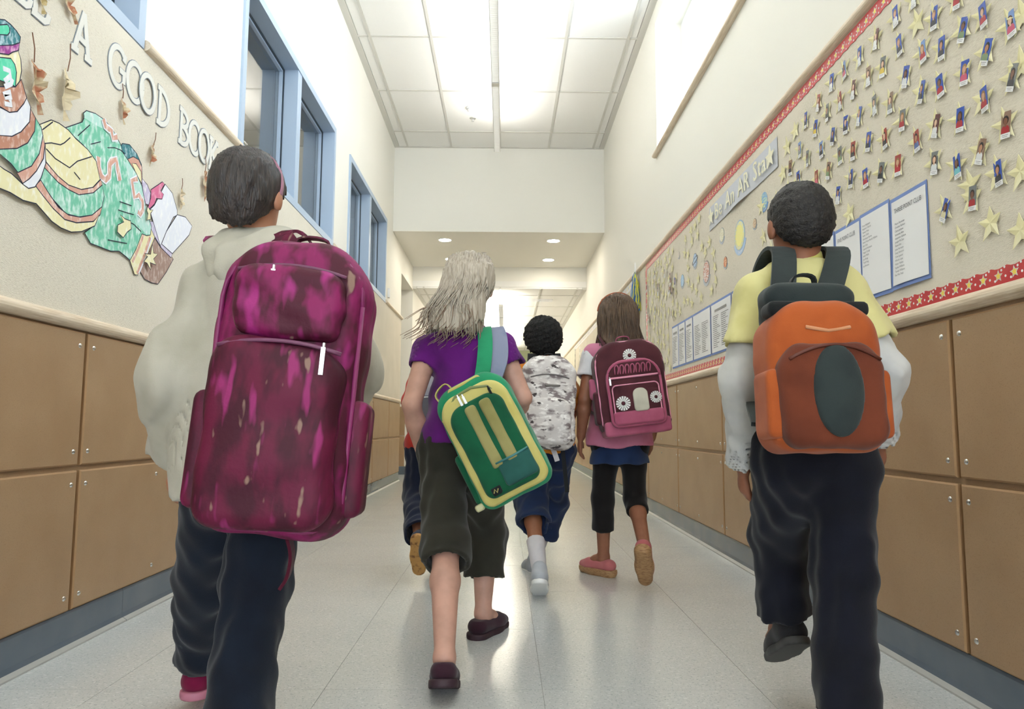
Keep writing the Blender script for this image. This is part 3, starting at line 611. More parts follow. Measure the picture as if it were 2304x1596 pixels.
# ================================================================== paper on the left-hand board
M['cut'] = mat('cut_letter', srgb(228, 226, 218), .7, .3); M['pencil'] = mat('pencil_outline', srgb(132, 140, 150), .7, .2)
ell = lambda cx, cy, a, c, t0=0, t1=2*math.pi, n=26: [(cx+a*math.cos(t), cy+c*math.sin(t)) for t in np.linspace(t0, t1, n)]
GL = {  # strokes in a unit box: width about .6, height 1
 'A': [[(.06, .06), (.33, .97)], [(.33, .97), (.56, .06)], [(.14, .36), (.49, .33)], [(-.05, .04), (.20, .04)], [(.43, .04), (.70, .04)]],
 'G': [ell(.36, .5, .30, .46, math.radians(48), math.radians(318)), [(.60, .20), (.60, .46)], [(.42, .46), (.66, .46)], [(.56, .72), (.60, .92)]],
 'O': [ell(.36, .5, .31, .46)],
 'D': [[(.10, .03), (.10, .97)], ell(.10, .5, .46, .46, -math.pi/2, math.pi/2), [(-.03, .04), (.2, .04)], [(-.03, .96), (.2, .96)]],
 'B': [[(.10, .03), (.10, .97)], ell(.12, .74, .34, .23, -math.pi/2, math.pi/2), ell(.12, .27, .40, .25, -math.pi/2, math.pi/2), [(-.03, .03), (.2, .03)], [(-.03, .97), (.2, .97)]],
 'K': [[(.10, .03), (.10, .97)], [(.10, .42), (.50, .95)], [(.22, .58), (.58, .05)], [(-.03, .03), (.23, .03)], [(-.03, .97), (.23, .97)], [(.42, .96), (.62, .96)], [(.5, .03), (.68, .03)]],
 'L': [[(.10, .03), (.10, .97)], [(0, .04), (.42, .04), (.52, .10), (.56, .24)], [(-.03, .97), (.24, .97)]],
 'E': [[(.10, .03), (.10, .97)], [(0, .04), (.42, .04), (.52, .10), (.56, .24)], [(.10, .96), (.46, .96), (.52, .8)], [(.1, .52), (.38, .52)], [(.38, .42), (.38, .64)]]}
def letter(ch, y, z, h=.155, w=.155, lab=''):
    t = thing('cut_letter', lab, 'letter', mat=wf('L', y, z, .0008+(.0042 if 'right before' in lab else 0))); o = MB(); b = MB()
    for i, s in enumerate(GL[ch]):
        P = [(u*w, v*h) for u, v in s]; e = i*.00012; o.strip(P, .0260, .0000, .0016+e); b.strip(P, .0205, .0010, .0032+e)
    o.build('outline', M['pencil'], t); b.build('letter_face', M['cut'], t)
ph = 'of the board lettering'
for ch, y, w, lab in (('L', 1.962, .135, 'white cut-out letter L at the start '+ph), ('E', 2.046, .138, 'white cut-out letter E just before the lone A'), ('A', 2.250, .155, 'white cut-out letter A standing alone '+ph), ('G', 2.455, .18, 'white cut-out letter G '+ph),
        ('O', 2.575, .185, 'white cut-out letter O right after the G'), ('O', 2.668, .180, 'white cut-out letter O right before the D'), ('D', 2.822, .170, 'white cut-out letter D '+ph), ('B', 3.018, .165, 'white cut-out letter B '+ph),
        ('O', 3.108, .180, 'white cut-out letter O right after the B'), ('O', 3.205, .170, 'white cut-out letter O right before the K'), ('K', 3.335, .155, 'white cut-out letter K at the end '+ph)): letter(ch, y, 1.935, w=w, lab=lab)
# the crayon cut-out of a player in a green jersey, lying down with a book
def crayon(name, c, c2=(250, 250, 250), lo=.5, hi=.75): return mat('crayon_'+name, srgb(*c), .8, .2, noise=(70, 3, srgb(*c2), lo, hi, (1, .5, 2.2)))
K = dict(green=crayon('green', (126, 204, 174), (218, 240, 232), .44, .7), mint=crayon('mint', (186, 228, 216)), yellow=crayon('yellow', (240, 232, 186), (250, 247, 230)), salmon=crayon('salmon', (218, 168, 150), (246, 230, 222)), brown=crayon('brown', (196, 142, 120), (238, 218, 208)),
         white=crayon('white', (236, 238, 246)), teal=crayon('teal', (70, 132, 140), (190, 214, 222), .45, .62), pink=crayon('pink', (222, 120, 156), (240, 196, 212)), lilac=crayon('lilac', (206, 196, 222)), plum=crayon('plum', (160, 70, 150), (240, 190, 220)), aqua=crayon('aqua', (100, 216, 176), (150, 232, 204)), bark=crayon('bark', (172, 144, 132), (214, 198, 190)))
M['line'] = mat('marker_line', srgb(46, 48, 66), .7, .2)
c2 = lambda P: [(x/3.396, 30+y/3.396) for x, y in P]; c3 = lambda P: [(130+x/3.712, 230+y/3.712) for x, y in P]
fig = thing('paper_cutout', 'big crayon-coloured paper cut-out of a player in green jersey reading', 'cutout', mat=wf('L', 2.0, 1.3, .001))
lay = [0]
def area2(name, col, P, line=True):
    uv = [(LW(*p)[0]-2.0, LW(*p)[1]-1.3) for p in P]; n = .002+.00022*lay[0]; lay[0] += 1
    b = MB().prism(uv, 0 if lay[0] < 3 else n-.0009, n, 0)
    if line: b.strip(uv, .0032, n-.0003, n+.0002, 1, closed=True)
    return b.build(name, [K[col], M['line']], fig)
def line2(name, col, P, w, base=None):
    uv = [(LW(*p)[0]-2.0, LW(*p)[1]-1.3) for p in P]; n = .002+.00022*lay[0]; lay[0] += 1; b = MB()
    if base: b.strip(uv, w+.012, n-.001, n, 1); 
    b.strip(uv, w, n-.0003, n+.0004, 0); return b.build(name, [K[col] if col in K else M[col], K['white']], fig)
X0 = [(-60, 45), (0, 45)]
area2('lower_body', 'bark', c3([(690,1290),(760,1200),(800,1130),(850,1210),(930,1270),(960,1310),(900,1420),(830,1520),(780,1510),(720,1480),(680,1410)]))
area2('book_cover', 'lilac', c3([(740,990),(800,1000),(850,1080),(870,1190),(950,1265),(940,1300),(860,1220),(800,1120)]))
area2('book_page', 'white', c3([(890,685),(950,760),(990,900),(990,945),(960,960),(900,1080),(850,1200),(790,1000),(760,900),(800,860)]))
area2('book_page', 'white', c3([(990,940),(1060,960),(1115,1035),(1090,1110),(1010,1200),(950,1265),(860,1185),(900,1080)]))
area2('hand', 'lilac', c3([(690,630),(740,690),(768,760),(755,860),(725,850),(705,760)]))
area2('bookmark', 'pink', c3([(770,730),(830,690),(865,665),(885,685),(850,740),(875,770),(862,810),(815,805),(800,850),(755,895),(745,880),(768,800)]))
area2('sleeve', 'teal', c3([(500,390),(530,345),(590,355),(650,430),(690,520),(695,600),(690,690),(640,590),(580,500),(530,410)]))
area2('sleeve_band', 'salmon', c3([(575,475),(620,455),(665,480),(692,540),(695,640),(690,690),(640,590),(600,530)]))
area2('forearm', 'yellow', c3([(608,510),(645,515),(685,580),(690,680),(645,600)]))
area2('belt', 'yellow', c3([(590,1320),(640,1230),(690,1100),(770,1060),(800,1130),(735,1290),(655,1445),(630,1440)]))
line2('belt_stripe', 'salmon', c3([(612,1335),(660,1230),(705,1110)]), .012); line2('belt_stripe', 'salmon', c3([(650,1430),(700,1310),(760,1130)]), .014); line2('belt_stripe', 'white', c3([(665,1430),(715,1310),(775,1130)]), .008)
area2('jersey', 'green', c3([(45,215),(190,165),(205,130),(200,90),(225,70),(300,95),(380,150),(450,240),(510,350),(530,420),(590,510),(640,590),(690,700),(715,830),(740,940),(770,1040),(760,1110),(730,1115),(690,1100),(640,1230),(590,1320),(555,1290),(500,1245),(430,1245),(340,1210),(260,1180),(210,1090),(290,1030),(350,860),(355,720),(330,600),(280,480),(200,360),(100,270)]))
area2('jersey_light', 'mint', c3([(205,130),(225,76),(300,98),(380,153),(450,243),(505,350),(470,340),(400,240),(300,190)]), False)
area2('jersey_light', 'mint', c3([(530,490),(580,512),(636,590),(686,700),(711,830),(736,940),(766,1040),(756,1105),(720,1100),(650,1020),(620,850),(590,700),(560,560)]), False)
for P in ([(400,380),(460,380),(510,400),(545,430)], [(490,900),(550,920),(620,940)], [(560,990),(620,1020),(680,1080)], [(150,280),(250,190)], [(260,350),(340,330)], [(500,830),(600,865)], [(400,1150),(560,1180)]): line2('crease', 'line', c3(P), .003)
line2('numeral', 'salmon', c3([(320,455),(322,540),(345,620),(380,650),(410,620),(415,520),(430,495),(470,478),(482,560),(500,655)]), .020, True)
line2('numeral', 'salmon', c3([(648,640),(600,655),(622,795),(660,775),(690,830),(692,900),(670,938),(652,915)]), .018, True)
line2('numeral', 'salmon', c3([(362,140),(378,200),(412,228),(430,240),(440,300),(478,292)]), .018, True)
area2('trousers', 'yellow', c2([(280,850),(370,815),(430,840),(500,890),(560,960),(650,1040),(715,1130),(745,1270),(690,1330),(600,1347),(500,1312),(420,1245),(330,1135),(305,1000)]))
for P in ([(315,995),(370,990),(440,1005),(470,990),(515,950)], [(330,1035),(400,1110),(510,1180),(570,1130),(680,1095)], [(300,890),(380,830)], [(545,1215),(590,1270)]): line2('crease', 'line', c2(P), .0035)
area2('sock_band', 'salmon', c2([(315,1125),(420,1245),(500,1312),(600,1347),(690,1330),(748,1270),(760,1312),(690,1372),(580,1387),(500,1347),(420,1292),(315,1185)]))
area2('sock_band', 'green', c2([(315,1180),(420,1292),(500,1347),(580,1387),(690,1372),(760,1312),(774,1400),(757,1480),(680,1542),(580,1556),(480,1532),(380,1422),(310,1320),(270,1280),(290,1210)]))
area2('sock_band', 'salmon', c2([(245,1315),(285,1275),(350,1380),(420,1482),(500,1542),(590,1558),(680,1542),(757,1478),(742,1540),(690,1590),(560,1600),(470,1575),(380,1490),(300,1400)]))
area2('shoe_sole', 'yellow', c2([(-80,1130),(0,1190),(60,1225),(145,1305),(190,1338),(245,1320),(300,1392),(380,1492),(470,1577),(560,1602),(690,1592),(735,1540),(700,1625),(600,1668),(520,1672),(440,1640),(370,1590),(250,1455),(150,1430),(50,1370),(-70,1320)]))
area2('shoe_tip', 'white', c2([(140,1300),(250,1205),(305,1110),(318,1000),(322,1150),(285,1260),(240,1327),(190,1338)]))
area2('sock_stripe', 'salmon', c2([(100,1215),(210,1165),(270,1070),(297,930),(316,1005),(303,1110),(250,1205),(195,1265),(145,1300)]))
area2('sock_stripe', 'green', c2([(-70,1040),(100,1030),(180,988),(235,895),(240,795),(285,870),(300,935),(272,1072),(212,1167),(108,1216),(55,1150)]))
area2('sock_stripe', 'brown', c2([(-70,920),(60,936),(130,900),(195,820),(202,725),(242,800),(235,900),(182,990),(100,1032),(-70,1040)]))
area2('sock_stripe', 'white', c2([(-70,700),(40,755),(100,750),(172,645),(204,715),(195,830),(130,905),(60,940),(-70,930)]))
area2('shoe_tongue', 'brown', c2([(-70,560),(85,562),(131,505),(173,645),(150,690),(100,750),(40,757),(-70,690)]))
area2('shoe_side', 'yellow', c2([(-70,295),(105,283),(126,350),(132,440),(118,520),(85,562),(60,545),(-70,480)]))
area2('shoe_panel', 'aqua', c2([(-70,332),(50,345),(80,390),(93,450),(85,560),(60,545),(-70,500)]))
for P in ([(-10,420),(40,440),(45,480),(0,520)], [(0,560),(50,540),(60,500)], [(-10,620),(45,600),(50,640),(0,640)], [(0,690),(50,700),(40,660)]): line2('lace', 'white', c2(P), .014)
area2('ankle_fringe', 'plum', c2([(-70,244),(60,240),(114,222),(106,284),(60,296),(30,316),(-70,300)]))
area2('cuff', 'teal', c2([(-70,40),(0,50),(45,85),(90,135),(120,180),(114,224),(60,242),(-70,246)]))
area2('cuff_patch', 'aqua', c2([(-70,90),(18,84),(36,110),(36,146),(20,166),(-70,160)]))
for P, c in (([(490,940),(530,975),(578,992),(582,1060),(548,1085),(515,1132),(465,1085),(470,1025),(520,1000)], 'yellow'), ([(760,1190),(770,1260),(805,1270),(770,1310),(790,1360),(740,1340),(745,1400),(715,1345),(690,1330),(720,1290),(695,1265),(745,1270)], 'yellow'), ([(720,870),(740,900),(765,900),(745,930),(745,980),(715,985),(722,930),(712,905)], 'yellow')): area2('drawn_leaf', c, c3(P))
# dry oak leaves
LEAF = [(0, -.09), (.003, -.055), (.018, -.050), (.028, -.030), (.016, -.022), (.036, -.004), (.030, .012), (.016, .010), (.028, .034), (.018, .044), (.009, .038), (.004, .062), (0, .070)]
def leaf(px, py, s, rot, cols, seed, lab):
    random.seed(seed); y, z = LW(px, py); t = thing('oak_leaf', lab, 'leaf', mat=wf('L', y, z, .004, rot))
    left = [(-u, v) for u, v in LEAF[1:-1]][::-1]; P = LEAF+left; V = []; F = []; n = len(P)
    cur = lambda u, v: .006+.5*abs(u)*random.uniform(.6, 1.1)+.010*math.sin(v*60+seed)+.012*max(0, -v*8)
    for u, v in P: V.append((u*s, v*s, max(.001, cur(u, v)*s)))
    sp_ = []
    for u, v in LEAF: sp_.append(len(V)); V.append((0, v*s, max(.0008, .004*s)))
    for i in range(len(LEAF)-1):
        F.append((sp_[i], i, i+1, sp_[i+1]))
        a = n-i if i else 0; c = n-i-1
        F.append((sp_[i+1], c % n if c != len(LEAF)-1 else len(LEAF)-1, a % n, sp_[i]))
    mesh('blade', V, F, mat('dry_leaf_%d' % seed, srgb(*cols[0]), .8, .2, noise=(26, 3, srgb(*cols[1]), .45, .62)), t, False)
    MB().tube([(0, .06*s, .008*s), (.002, .10*s, .012*s), (.004*s, .145*s, .008*s)], .0018).build('stem', pcol((120, 84, 62)), t)
TAN, RUST = (208, 192, 160), (178, 118, 90)
for i, (px, py, s, r, cc, lb) in enumerate([(72, 188, 1.0, .25, (TAN, RUST), 'rust and tan dried oak leaf beside the crayon shoe'), (140, 205, 1.1, 0, (TAN, (222, 208, 176)), 'pale tan dried oak leaf hanging by its stem'), (272, 245, .62, .2, (TAN, RUST), 'small dried oak leaf under the letters O'),
        (337, 345, .66, -.2, (TAN, RUST), 'small rust-marked dried oak leaf below the letter B'), (456, 415, .9, .1, (TAN, RUST), 'long curled dried oak leaf below the letter K'), (403, 445, .6, 0, ((224, 206, 178), TAN), 'narrow pale dried leaf beside the open paper book'),
        (146, 0, .8, .7, (TAN, RUST), 'rust dried oak leaf above the lone letter A'), (88, -22, .8, .1, (TAN, (170, 150, 100)), 'olive dried oak leaf beside the letter E')]): leaf(px, py, s, r, cc, i, lb)

# ================================================================== soft bodies: distance fields meshed by surface nets
V3 = lambda p: np.array(p, float)
class Field:
    def __init__(s, lo, hi, h):
        s.h = h; s.lo = V3(lo); n = np.ceil((V3(hi)-s.lo)/h).astype(int)+1
        s.ax = [s.lo[i]+h*np.arange(n[i]) for i in range(3)]; s.D = np.full(n, .15, np.float32); s.I = None
    def grids(s, lo, hi):
        sl = []; g = []
        for i in range(3):
            a = max(0, int((lo[i]-s.lo[i])/s.h)); b = min(len(s.ax[i]), int((hi[i]-s.lo[i])/s.h)+2)
            if b-a < 1: return None, None
            sl.append(slice(a, b)); sh = [1, 1, 1]; sh[i] = b-a; g.append(s.ax[i][a:b].reshape(sh).astype(np.float32))
        return tuple(sl), g
    def add(s, prim, k=.02, inner=False):
        fn, lo, hi = prim; pad = k+.03; sl, g = s.grids(V3(lo)-pad, V3(hi)+pad)
        if sl is None: return s
        if inner and s.I is None: s.I = np.full(s.D.shape, .15, np.float32)
        A = s.I if inner else s.D; d = fn(*g); a = A[sl]
        if k > 0: hh = np.clip(.5+.5*(a-d)/k, 0, 1); A[sl] = a+(d-a)*hh-k*hh*(1-hh)
        else: A[sl] = np.minimum(a, d)
        return s
    def full(s): return [s.ax[i].reshape([-1 if j == i else 1 for j in range(3)]).astype(np.float32) for i in range(3)]
    def cut(s, fn): s.D = np.maximum(s.D, fn(*s.full())); return s
    def warp(s, fn):
        w = fn(*s.full()).astype(np.float32); s.D = s.D+w
        if s.I is not None: s.I = s.I+w
        return s
    def mesh(s, name, mt, parent=None):
        D = s.D if s.I is None else np.maximum(s.D, -s.I)
        for i in range(3):
            q = [slice(None)]*3
            for e in (0, -1): q[i] = e; D[tuple(q)] = np.maximum(D[tuple(q)], .01)
        ins = D < 0; c = np.zeros([n-1 for n in D.shape], np.int8); off = [(i, j, k) for i in (0, 1) for j in (0, 1) for k in (0, 1)]
        w = lambda A, o: A[o[0]:A.shape[0]-1+o[0], o[1]:A.shape[1]-1+o[1], o[2]:A.shape[2]-1+o[2]]
        for o in off: c += w(ins, o)
        act = np.argwhere((c > 0) & (c < 8)); idm = np.full(c.shape, -1, np.int32); idm[tuple(act.T)] = np.arange(len(act))
        P = np.zeros((len(act), 3)); cnt = np.zeros(len(act)); val = {o: D[tuple((act+o).T)] for o in off}
        for a in off:
            for ax in range(3):
                if a[ax]: continue
                b = list(a); b[ax] = 1; b = tuple(b); d0, d1 = val[a], val[b]; mk = (d0 < 0) != (d1 < 0)
                t = np.where(mk, d0/np.where(mk, d0-d1, 1), 0); p = np.repeat(np.array(a, float)[None], len(act), 0); p[:, ax] = t
                P[mk] += p[mk]; cnt[mk] += 1
        verts = s.lo+(act+P/cnt[:, None])*s.h; quads = []
        for ax in range(3):
            q0 = [slice(1, -1)]*3; q0[ax] = slice(0, -1); q1 = [slice(1, -1)]*3; q1[ax] = slice(1, None)
            A, B = ins[tuple(q0)], ins[tuple(q1)]; e = np.argwhere(A != B); 
            if not len(e): continue
            fl_ = A[tuple(e.T)]; e = e+np.array([0 if i == ax else 1 for i in range(3)]); u, v = [(1, 2), (2, 0), (0, 1)][ax]
            du = np.zeros(3, int); du[u] = 1; dv = np.zeros(3, int); dv[v] = 1
            ids = [idm[tuple(x.T)] for x in (e-du-dv, e-dv, e, e-du)]; Q = np.stack(ids, 1); Q[~fl_] = Q[~fl_][:, ::-1]; quads.append(Q)
        Q = np.concatenate(quads); me = bpy.data.meshes.new(name); me.vertices.add(len(verts)); me.vertices.foreach_set('co', verts.ravel())
        me.loops.add(Q.size); me.loops.foreach_set('vertex_index', Q.ravel().astype(np.int32)); me.polygons.add(len(Q)); me.polygons.foreach_set('loop_start', np.arange(0, Q.size, 4, dtype=np.int32))
        me.update(calc_edges=True); me.validate(); me.polygons.foreach_set('use_smooth', [True]*len(me.polygons)); me.materials.append(mt)
        return link(bpy.data.objects.new(name, me), parent)
def cone(a, b, ra, rb, flat=None, f=1.0, cap=False, ext=0):
    """tapered limb from a to b; flat: direction in which it is f times as thick; cap: cut square at b"""
    a, b = V3(a), V3(b); d = b-a; L2 = max(d@d, 1e-9); L_ = math.sqrt(L2)
    if ext: b = b+d/L_*ext; d = b-a; L2 = d@d; L_ = math.sqrt(L2)
    if flat is not None: fv = V3(flat); fv = fv/np.linalg.norm(fv)
    def fn(X, Y, Z):
        t = np.clip(((X-a[0])*d[0]+(Y-a[1])*d[1]+(Z-a[2])*d[2])/L2, 0, 1); qx, qy, qz = X-a[0]-t*d[0], Y-a[1]-t*d[1], Z-a[2]-t*d[2]
        if flat is not None:
            c = (qx*fv[0]+qy*fv[1]+qz*fv[2])*(1/f-1); qx, qy, qz = qx+fv[0]*c, qy+fv[1]*c, qz+fv[2]*c
        r = np.sqrt(qx*qx+qy*qy+qz*qz)-(ra+(rb-ra)*t)
        if flat is not None and f < 1: r = r*(.5+.5*f)
        if cap: r = np.maximum(r, ((X-b[0])*d[0]+(Y-b[1])*d[1]+(Z-b[2])*d[2])/L_)
        return r
    R_ = max(ra, rb)*max(1, f); return fn, np.minimum(a, b)-R_, np.maximum(a, b)+R_
def ball(c, r, M3=None):
    c = V3(c); r = V3(r if np.ndim(r) else (r, r, r)); A = None if M3 is None else np.array(M3, float)
    def fn(X, Y, Z):
        x, y, z = X-c[0], Y-c[1], Z-c[2]
        if A is not None: x, y, z = A[0, 0]*x+A[1, 0]*y+A[2, 0]*z, A[0, 1]*x+A[1, 1]*y+A[2, 1]*z, A[0, 2]*x+A[1, 2]*y+A[2, 2]*z
        k0 = np.sqrt((x/r[0])**2+(y/r[1])**2+(z/r[2])**2); k1 = np.sqrt((x/r[0]**2)**2+(y/r[1]**2)**2+(z/r[2]**2)**2)+1e-6
        return k0*(k0-1)/k1
    R_ = r.max(); return fn, c-R_, c+R_
def folds(amp, freq, seed, st=(1, 1, 1)):
    r = np.random.default_rng(seed); ks = [(r.normal(size=3)*V3(st)*freq*(.6+.9*r.random()), r.random()*6.3, r.normal(size=3)*V3(st)*freq*.4) for _ in range(5)]
    def fn(X, Y, Z):
        o = 0
        for k, ph, k2 in ks: o = o+np.sin(k[0]*X+k[1]*Y+k[2]*Z+ph+1.6*np.sin(k2[0]*X+k2[1]*Y+k2[2]*Z))
        return amp/2.5*o
    return fn
def lerp(a, b, t): return V3(a)+(V3(b)-V3(a))*t

SKIN = {}
def skin(n, c): 
    if n not in SKIN: SKIN[n] = mat('skin_'+n, srgb(*c), .5, .4, noise=(22, 3, srgb(*[int(q*.93) for q in c]), .4, .7))
    return SKIN[n]
def cloth(n, c, c2=None, sc=500, r=.85):
    c = [q*.9 for q in c]; c2 = [q*.9 for q in c2] if c2 else None; return mat('cloth_'+n, srgb(*c), r, .2, noise=[(9, 3, srgb(*(c2 or [int(q*.86) for q in c])), .42, .7)], bump=(sc, .25, .002), sheen=.15)

class Person:
    """joints are points of the place; every figure walks away, along +y"""
    def __init__(s, label, J, k, sk, h=.0065, lk=1.0):
        s.J = {n: V3(p) for n, p in J.items()}; s.k = k; s.h = h; s.lk = lk
        s.root = thing('person', label, 'person', (J['pel'][0], J['pel'][1], 0)); s.off = V3((J['pel'][0], J['pel'][1], 0)); s.sk = sk
        for n in s.J: s.J[n] = s.J[n]-s.off
        s.body()
    def side(s): a = s.J['shR']-s.J['shL']; return a/np.linalg.norm(a)
    def back(s): u = s.J['neck']-s.J['pel']; n = np.cross(u, s.side()); return n/np.linalg.norm(n)      # points forward
    def torso(s, g=0, kk=1.0):                       # prims, g grows them
        J, k = s.J, s.k; f = s.back(); up = J['neck']-J['pel']; w = lambda t: J['pel']+up*t
        sd = s.side(); P = [(cone(J['pel']-sd*.045*k, J['pel']+sd*.045*k, .088*k+g, .088*k+g, f, .92), .04), (cone(w(.05), w(.45), .094*k+g, .086*k+g, f, .86), .05), (cone(w(.42), w(.78), .088*k+g, .104*k+g, f, .80), .05),
             (cone(J['shL']+sd*.028*k, J['shR']-sd*.028*k, .047*k+g, .047*k+g), .05), (cone(w(.86), w(1.0), .075*k+g, .044*k+g, f, .8), .05)]
        return P
    def hand(s, F, wr, fw, sgn, curl=.6):
        """palm and five fingers from the wrist along fw; sgn +1 right hand"""
        k = s.k; fw = fw/np.linalg.norm(fw); out = np.array((0, 1., 0)); out = out-fw*(out@fw); out /= np.linalg.norm(out); inn = np.cross(fw, out)*1.0
        if inn[0]*sgn > 0: inn = -inn                  # palm looks to the body
        pal = wr+fw*.045*k; F.add(cone(wr, wr+fw*.060*k, .020*k, .025*k, inn, .55), .012)
        for i, (o, l) in enumerate(((-.021, .040), (-.0075, .050), (.0075, .054), (.020, .048))):
            b0 = wr+fw*.066*k+out*o*k*.95; a1, a2 = curl*.55, curl*1.25; d1 = fw*math.cos(a1)+inn*math.sin(a1); d2 = fw*math.cos(a2)+inn*math.sin(a2)
            m_ = b0+d1*l*.55*k; F.add(cone(b0-fw*.02*k, m_, .0088*k, .0078*k), .004); F.add(cone(m_, m_+d2*l*.5*k, .0078*k, .0064*k), .003)
        t0 = wr+fw*.022*k+out*.022*k; d = fw*.72+out*.5+inn*.35; d /= np.linalg.norm(d); t1 = t0+d*.034*k; d = fw*.95+inn*.4; d /= np.linalg.norm(d)
        F.add(cone(t0-out*.008*k, t1, .0115*k, .0090*k), .006); F.add(cone(t1, t1+d*.024*k, .0090*k, .0074*k), .004)
    def body(s):
        J, k = s.J, s.k; pts = np.array(list(J.values())); F = Field(pts.min(0)-.17, pts.max(0)+.17, s.h)
        for p, kk in s.torso(-.012*k): F.add(p, kk)
        hd = J['head']; f = s.back(); f = np.array((f[0], f[1], 0)); f /= np.linalg.norm(f); s.hf = f; sd = np.array((f[1], -f[0], 0))
        A = np.stack([sd, f, (0, 0, 1)], 1); s.A = A; L = lambda x, y, z: hd+sd*x*k+f*y*k+V3((0, 0, z*k))
        F.add(cone(J['neck']-V3((0, 0, .03)), L(0, -.008, -.06), .040*k, .040*k), .03); F.add(ball(L(0, -.008, .022), V3((.070, .086, .080))*k, A), .03); F.add(ball(L(0, .022, -.040), V3((.050, .056, .060))*k, A), .03)
        F.add(cone(L(0, .078, .0), L(0, .092, -.026), .008*k, .012*k), .012); F.add(cone(L(-.018, .070, -.052), L(.018, .070, -.052), .008*k, .008*k), .008)
        for q in (-1, 1):
            F.add(ball(L(q*.073, -.005, -.008), V3((.010, .018, .028))*k, A), .008); F.add(cone(L(q*.012, .076, .022), L(q*.038, .070, .022), .008*k, .008*k), .012)
        for S, q in (('L', -1), ('R', 1)):
            sh, el, wr = J['sh'+S], J['el'+S], J['wr'+S]
            F.add(cone(sh, el, .040*k, .031*k), .025); m_ = lerp(el, wr, .3); F.add(cone(el, m_, .031*k, .033*k), .012); F.add(cone(m_, wr, .033*k, .0215*k), .012)
            s.hand(F, wr, lerp(el, wr, 1)-el, q)
            hp, kn, an, to = J['hip'+S], J['kn'+S], J['an'+S], J['to'+S]
            m = k*s.lk; F.add(cone(hp, kn, .072*m, .046*m), .03); c = lerp(kn, an, .32); bk = -f*.010*m; F.add(cone(kn, c+bk, .044*m, .046*m), .02); F.add(cone(c+bk, an, .046*m, .027*k), .02)
            fd = to-an; F.add(cone(an, lerp(an, to, .45), .030*k, .026*k), .015); F.add(cone(lerp(an, to, .4), to, .026*k, .018*k, (0, 0, 1), .8), .015)
        b_ = F.mesh('body', s.sk, s.root); s.L = L
        for q in (-1, 1):
            v, fc = lathe([(.001, -.011), (.008, -.008), (.011, 0), (.008, .008), (.001, .011)], 10); e = mesh('eye', [tuple(L(q*.026, .071, .006)+V3(p)*k) for p in v], fc, pcol((60, 46, 40)), s.root, True)
    def field(s, names, pad=.14, h=None, extra=()):
        pts = np.array([s.J[n] for n in names]+[V3(e) for e in extra]); return Field(pts.min(0)-pad, pts.max(0)+pad, h or s.h)
    def shirt(s, mt, g=.012, hem=.02, sleeve=.5, sr=.052, name='shirt', fold=.004, flare=0.0, long=False, slmat=None, seed=1, slr=None):
        J, k = s.J, s.k; nm = ['pel', 'neck', 'shL', 'shR']+(['elL', 'elR', 'wrL', 'wrR'] if sleeve > 1 else ['elL', 'elR'] if sleeve > 0 else []); F = s.field(nm, .17)
        up = J['neck']-J['pel']; base = J['pel']-V3((0, 0, .07*k))
        for p, kk in s.torso(g*k): F.add(p, kk)
        for p, kk in s.torso((g-.014)*k): F.add(p, kk, True)
        if hem < .02 or flare:
            lo = J['pel']+V3((0, 0, hem-.03)); f = s.back(); F.add(cone(J['pel']+up*.3, lo, .095*k+g, .110*k+g+flare, f, .86), .05); F.add(cone(J['pel']+up*.3, lo-V3((0, 0, .06)), .095*k+g-.01, .110*k+g+flare-.006, f, .86), .05, True)
        if sleeve > 0:
            for S in 'LR':
                sh, el, wr = J['sh'+S], J['el'+S], J['wr'+S]; r = sr*k
                if sleeve <= 1: e = lerp(sh, el, sleeve); F.add(cone(sh, e, .050*k+g*.5, r, cap=True), .03); F.add(cone(sh, e, .046*k, r-.010, ext=.05), .02, True)
                else: e = lerp(el, wr, sleeve-1); F.add(cone(sh, el, .050*k+g*.6, r), .03); F.add(cone(el, e, r, r*.86, cap=True), .02); F.add(cone(el, e, r*.5, r*.86-.010, ext=.05), .01, True)
        F.warp(folds(fold, 34, seed, (1, 1, .7))); zb = J['pel'][2]+hem; wv = folds(.012, 16, seed+9)
        F.cut(lambda X, Y, Z: zb+wv(X, Y, Z*0)-Z); nz = J['neck'][2]+.012*k; F.cut(lambda X, Y, Z: Z-nz-.02*np.abs(X-J['neck'][0])*0)
        F.add(cone(J['neck']-V3((0, 0, .02)), J['neck']+V3((0, 0, .06)), .043*k, .046*k), 0, True)
        return F.mesh(name, mt, s.root)
    def trousers(s, mt, l=.95, lR=None, g=.016, cuff=.075, name='trousers', waist=.10, fold=.005, seed=3, knee=.066):
        J, k = s.J, s.k; F = s.field(['pel', 'hipL', 'hipR', 'knL', 'knR', 'anL', 'anR'], .13); up = J['neck']-J['pel']; f = s.back(); sd = s.side()
        F.add(cone(J['pel']-sd*.045*k, J['pel']+sd*.045*k, .092*k+g, .092*k+g, f, .92), .04); F.add(cone(J['pel'], J['pel']+up*.22, .098*k+g, .096*k+g*.6, f, .86), .04)
        for S, ll in (('L', l), ('R', l if lR is None else lR)):
            hp, kn, an = J['hip'+S], J['kn'+S], J['an'+S]; F.add(cone(hp, kn, .078*k*s.lk+g, knee*k), .035)
            if ll > 0: e = lerp(kn, an, ll); F.add(cone(kn, e, knee*k, cuff*k, cap=True), .03); F.add(cone(kn, e, knee*k-.018, cuff*k-.011, ext=.08), .0, True)
        F.warp(folds(fold, 30, seed, (1, 1, 1.1))); zt = J['pel'][2]+waist; F.cut(lambda X, Y, Z: Z-zt); return F.mesh(name, mt, s.root)
